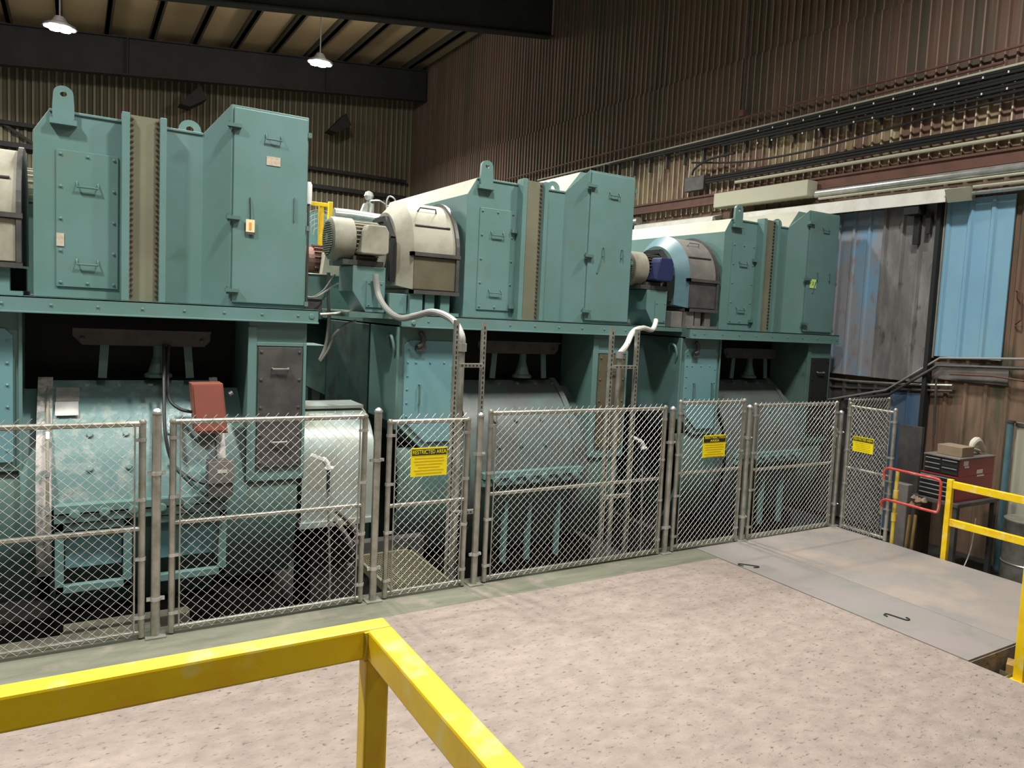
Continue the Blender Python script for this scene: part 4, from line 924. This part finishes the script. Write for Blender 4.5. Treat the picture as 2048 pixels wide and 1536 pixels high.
# grey post, white board and tank at the right edge
a = P(2022, 845, x=10.9); b = P(2008, 1110, x=10.9)
pp = thing('pipe_post', (10.9, a.y, -.6), 'grey blue pipe post beside the pale board at the right edge', 'post')
MB().cyl((10.9, a.y, -.6), (10.9, a.y, a.z), .045, 14).build('pipe', LBLUE, pp, smooth=True)
MB().cyl((10.9, a.y, a.z), (10.9, a.y, a.z+.03), .06, 14).build('cap', DARK, pp)
a = P(2033, 845, x=11.0)
pp = thing('pale_board', (11.0, a.y-.5, -.3), 'pale greenish board at the right edge of the photo', 'board')
MB().box(11.0, 11.05, a.y-1.2, a.y, -.3, a.z).build('sheet', BEIGE, pp); MB().box(10.98, 10.999, a.y-1.2, a.y, a.z-.05, a.z).build('edge_strip', DARK, pp)
a = P(2048, 1012, x=10.55)
t = thing('grey_drum', (10.55, a.y-.12, -.6), 'grey cylindrical drum cut by the right edge of the photo', 'drum')
MB().lathe((10.55, a.y-.1, -.6), (0, 0, 1), [(.29, 0), (.3, .02), (.3, .3), (.31, .31), (.3, .32), (.3, .84), (.31, .86), (.31, .88), (.27, .88)], 28).build('shell', GALV, t, smooth=True)
MB().tube(bez([(10.45, a.y-.1, .281), (10.43, a.y-.1, .36), (10.5, a.y-.1, .40), (10.58, a.y-.1, .36), (10.6, a.y-.1, .281)], 6), .02, 8).build('handle', WHITEP, t, smooth=True)
tag(MB().box(9.9, 9.925, 4.28, 4.31, -.6, .35).build('thin_stake', WHITEP), 'thin white stake near the right edge, before the grey drum', 'stake')

# ------------------------------------------------------------------ far row glimpsed between the machines
def far_motor(x, y, z, lab, m):
    t = thing('far_motor', (x, y, 2.56), lab, 'motor', 'motors of the far row')
    mb = MB().cyl((x, y, z), (x+.75, y, z), .24, 24)
    for i in range(20):
        a = 2*PI*i/20; mb.obox((x+.4, y+.255*math.cos(a), z+.255*math.sin(a)), .6, .05, .014, Matrix.Rotation(a, 3, 'X'))
    mb.build('motor_frame', m, t)
    MB().lathe((x+.0, y, z), (-1, 0, 0), [(.27, 0), (.27, .25), (.2, .28)], 24).build('fan_cover', m, t, smooth=True)
    MB().prism([(x+.15, z-.2), (x+.2, z+.15), (x+.45, z+.15), (x+.5, z-.2)], 'y', y-.45, y-.22).build('terminal_box', CREAM, t, bevel=.01)
    MB().box(x-.2, x+.8, y-.25, y+.25, 2.56, z-.2).build('stand', TEALD, t)
q = P(622, 525, y=12.3)
far_motor(q.x-.1, 12.3, q.z, 'cream and red brown motor in the far row, half hidden by the leftmost hood', RUST)
struct(MB().box(-6, 10.8, 11.85, 16, 2.40, 2.555).build('far_deck', TEALD))
struct(MB().box(-6, 10.8, 12.4, 15.6, -1.2, 2.40).build('far_casing_block', TEALD))
q = P(640, 465, y=12.9)
t = thing('belt_guard', (q.x, 12.9, 2.56), 'yellow framed wire belt guard in the far row', 'guard')
a, b, c_ = P(662, 404, y=12.7), P(655, 478, y=12.7), P(618, 408, y=12.9)
MB().box(a.x-.04, a.x+.03, 12.68, 12.74, 2.56, a.z).build('upright', YELLOW, t, bevel=.004)
MB().box(a.x-.16, a.x-.09, 12.78, 12.84, 2.56, a.z-.03).build('upright', YELLOW, t, bevel=.004)
MB().box(c_.x-.5, a.x-.04, 12.75, 12.8, c_.z-.03, c_.z+.03).build('crossbar', YELLOW, t, bevel=.004)
mb = MB(); r_ = .42
for i in range(15):
    an = PI*i/14
    mb.tube([(q.x-.35+r_*math.cos(an)*.0+.7*i/14, 12.88, q.z-.05), (q.x-.35+.7*i/14, 12.88, q.z-.05+r_*math.sin(an))], .006, 4)
for i in range(5):
    pts = [(q.x+(.36-.06*i)*math.cos(PI*j/14), 12.88, q.z-.05+(.42-.07*i)*math.sin(PI*j/14)) for j in range(15)]
    mb.tube(pts, .006, 4)
mb.build('wire_mesh', ALU, t)
MB().cyl((q.x, 13.0, q.z+.02), (q.x, 13.2, q.z+.02), .33, 20).build('pulley', TEALB, t)
a = P(738, 392, y=12.0)
t = thing('relief_valve', (a.x, 12.0, 2.56), 'silver valve with a ball top behind the cream motor', 'valve')
MB().lathe((a.x, 12.0, 2.56), (0, 0, 1), [(.05, 0), (.05, a.z-2.56-.5), (.17, a.z-2.56-.5), (.16, a.z-2.56-.42), (.08, a.z-2.56-.38), (.08, a.z-2.56-.12), (.035, a.z-2.56-.11), (.035, a.z-2.56-.06)], 16).build('body', ALU, t, smooth=True)
MB().lathe((a.x, 12.0, a.z), (0, 0, 1), [(.01, -.075), (.055, -.055), (.075, 0), (.055, .055), (.01, .075)], 16).build('ball', ALU, t, smooth=True)
MB().obox((a.x-.12, 11.98, a.z-.34), .08, .1, .42, Matrix.Rotation(.35, 3, 'Y')).build('bracket', ALU, t, bevel=.01)
pipe('far_pipe', path_px if False else [P(668, 428, y=11.6), P(700, 431, y=11.6), P(760, 440, y=11.6)], .09, ALU, 'pale silver pipe behind the cream motor', 'pipe', None, 14)
pipe('far_wire', bez([P(775, 440, y=10.5), P(772, 410, y=10.5), P(778, 393, y=10.5), P(790, 400, y=10.5), P(782, 415, y=10.5), P(760, 402, y=10.6), P(742, 402, y=10.7)], 8), .012, ALU, 'coil of silver wire beside the ball topped valve', 'wire', None, 5)
# grey standpipe at the corner of the leftmost hood
a, b = P(617, 375, y=9.2), P(617, 620, y=9.2)
t = thing('stand_pipe', (2.32, 9.3, 2.56), 'thin pipe with a white filter bowl at the right edge of the leftmost hood', 'pipe')
q = P(618, 380, y=9.08); MB().cyl((q.x, 9.08, 1.441), (q.x, 9.08, q.z), .015, 8).build('pipe', DARK, t)
MB().lathe((q.x, 9.08, q.z), (0, 0, 1), [(.03, -.16), (.035, -.1), (.035, .06), (.02, .09)], 12).build('bowl', WHITEP, t, smooth=True)
# boxes and cables in the gap between the first two machines
A, B = P(612, 545, y=9.2), P(652, 600, y=9.2)
t = thing('instrument_box', (A.x, 9.2, B.z), 'small teal instrument box right of the leftmost hood', 'box')
MB().box(A.x, B.x, 9.2, 9.45, B.z, A.z).build('box_body', TEALD, t, bevel=.006)
MB().tube([(A.x+.01, 9.19, B.z+.01), (A.x+.01, 9.19, A.z-.01), (B.x-.01, 9.19, A.z-.01)], .008, 6).build('edge_pipe', GALV, t)
MB().box(A.x+.04, B.x-.04, 9.22, 9.42, 2.56, B.z).build('foot', DARK, t)
cable([P(612, 592, y=9.15), P(625, 594, y=9.1), P(645, 582, y=9.1), P(662, 560, y=9.1), P(670, 549, y=9.1)], .010, 'upper grey wire looping from the instrument box to the cream motor', GALV)
cable([P(612, 594, y=9.1), P(632, 594, y=9.0), P(655, 580, y=9.0), P(676, 567, y=8.9)], .010, 'lower grey wire looping from the instrument box towards the motor stand', GALV)
cable([P(657, 545, y=9.3), P(657, 600, y=9.3), P(658, 640, y=9.3), P(652, 690, y=9.3), P(640, 720, y=9.3)], .022, 'grey hose dropping through the gap between the first two machines', GREYC)
cable([P(712, 642, y=9.0), P(690, 650, y=9.0), P(668, 670, y=9.0), P(655, 700, y=9.0), P(640, 722, y=9.0)], .016, 'braided cable arching from the middle deck into the gap', GALV)
cable([P(640, 629, y=8.8), P(670, 627, y=8.8), P(700, 622, y=8.9)], .016, 'short pale cable between the first and second decks', GALV)
A, B = P(614, 690, y=9.8), P(650, 790, y=9.8)
t = thing('filter_box', (A.x, 9.8, .5), 'dark teal box deep in the gap between the first two machines', 'box')
MB().prism([(A.x, B.z+.12), (B.x, B.z), (B.x, A.z), (A.x, A.z)], 'y', 9.8, 10.4).build('box_body', TEALD, t, bevel=.01)
MB().box(A.x+.1, A.x+.2, 9.9, 10.1, -1.2, B.z+.2).build('foot', DARK, t)
# bright work lamp and a sheet with amber light in its colour, glimpsed left of the leftmost hood
q = P(46, 578, y=16.5)
t = thing('work_lamp', (q.x, 16.5, 2.55), 'small dazzling work lamp far off at the left edge', 'lamp')
MB().box(q.x-.17, q.x+.17, 16.5, 16.6, q.z-.12, q.z+.12).build('housing', DARK, t); MB().box(q.x-.15, q.x+.15, 16.485, 16.499, q.z-.1, q.z+.1).build('lens', WORKL, t)
MB().box(q.x-.03, q.x+.03, 16.6, 16.66, -1.2, q.z).build('stand', DARK, t)
a, b = P(28, 535, y=18.5), P(66, 590, y=18.5)
tag(MB().box(a.x, b.x+.3, 18.5, 18.56, -1.2, a.z).build('amber_lit_sheet', AMBER), 'sheet painted as amber lit far behind the leftmost machine', 'sheet')
far_q = P(30, 372, y=12.3)
far_motor(far_q.x-.35, 12.3, far_q.z-.03, 'grey far row motor glimpsed left of the leftmost hood', CREAM)
for i, (pts_, lb) in enumerate((([(668, 1040), (690, 1068), (712, 1110), (718, 1150)], 'inner grey hose curving down beside the thin valve pipe'), ([(672, 1020), (704, 1050), (724, 1085), (732, 1130)], 'outer grey hose curving down beside the thin valve pipe'))):
    q = [P(a, b, y=8.3) for a, b in pts_]; q.append(Vector((q[-1].x+.02, 8.3, -1.2)))
    tag(MB().tube(bez(q, 8), .03, 8).build('hose', DUSTG, None, smooth=True), lb, 'hose')
# timbers lying in the pit
for i, (px, py, L) in enumerate(((150, 1275, 1.3), (260, 1258, 1.0))):
    a = P(px, py, y=7.6)
    tag(MB().box(a.x-L/2, a.x+L/2, 7.5+i*.25, 7.66+i*.25, -1.2, a.z+.02).build('pit_timber', GRIME, None, bevel=.01), ('grimy timber baulk low behind the long left fence panel', 'second grimy timber baulk behind the thickest fence post')[i], 'timber')
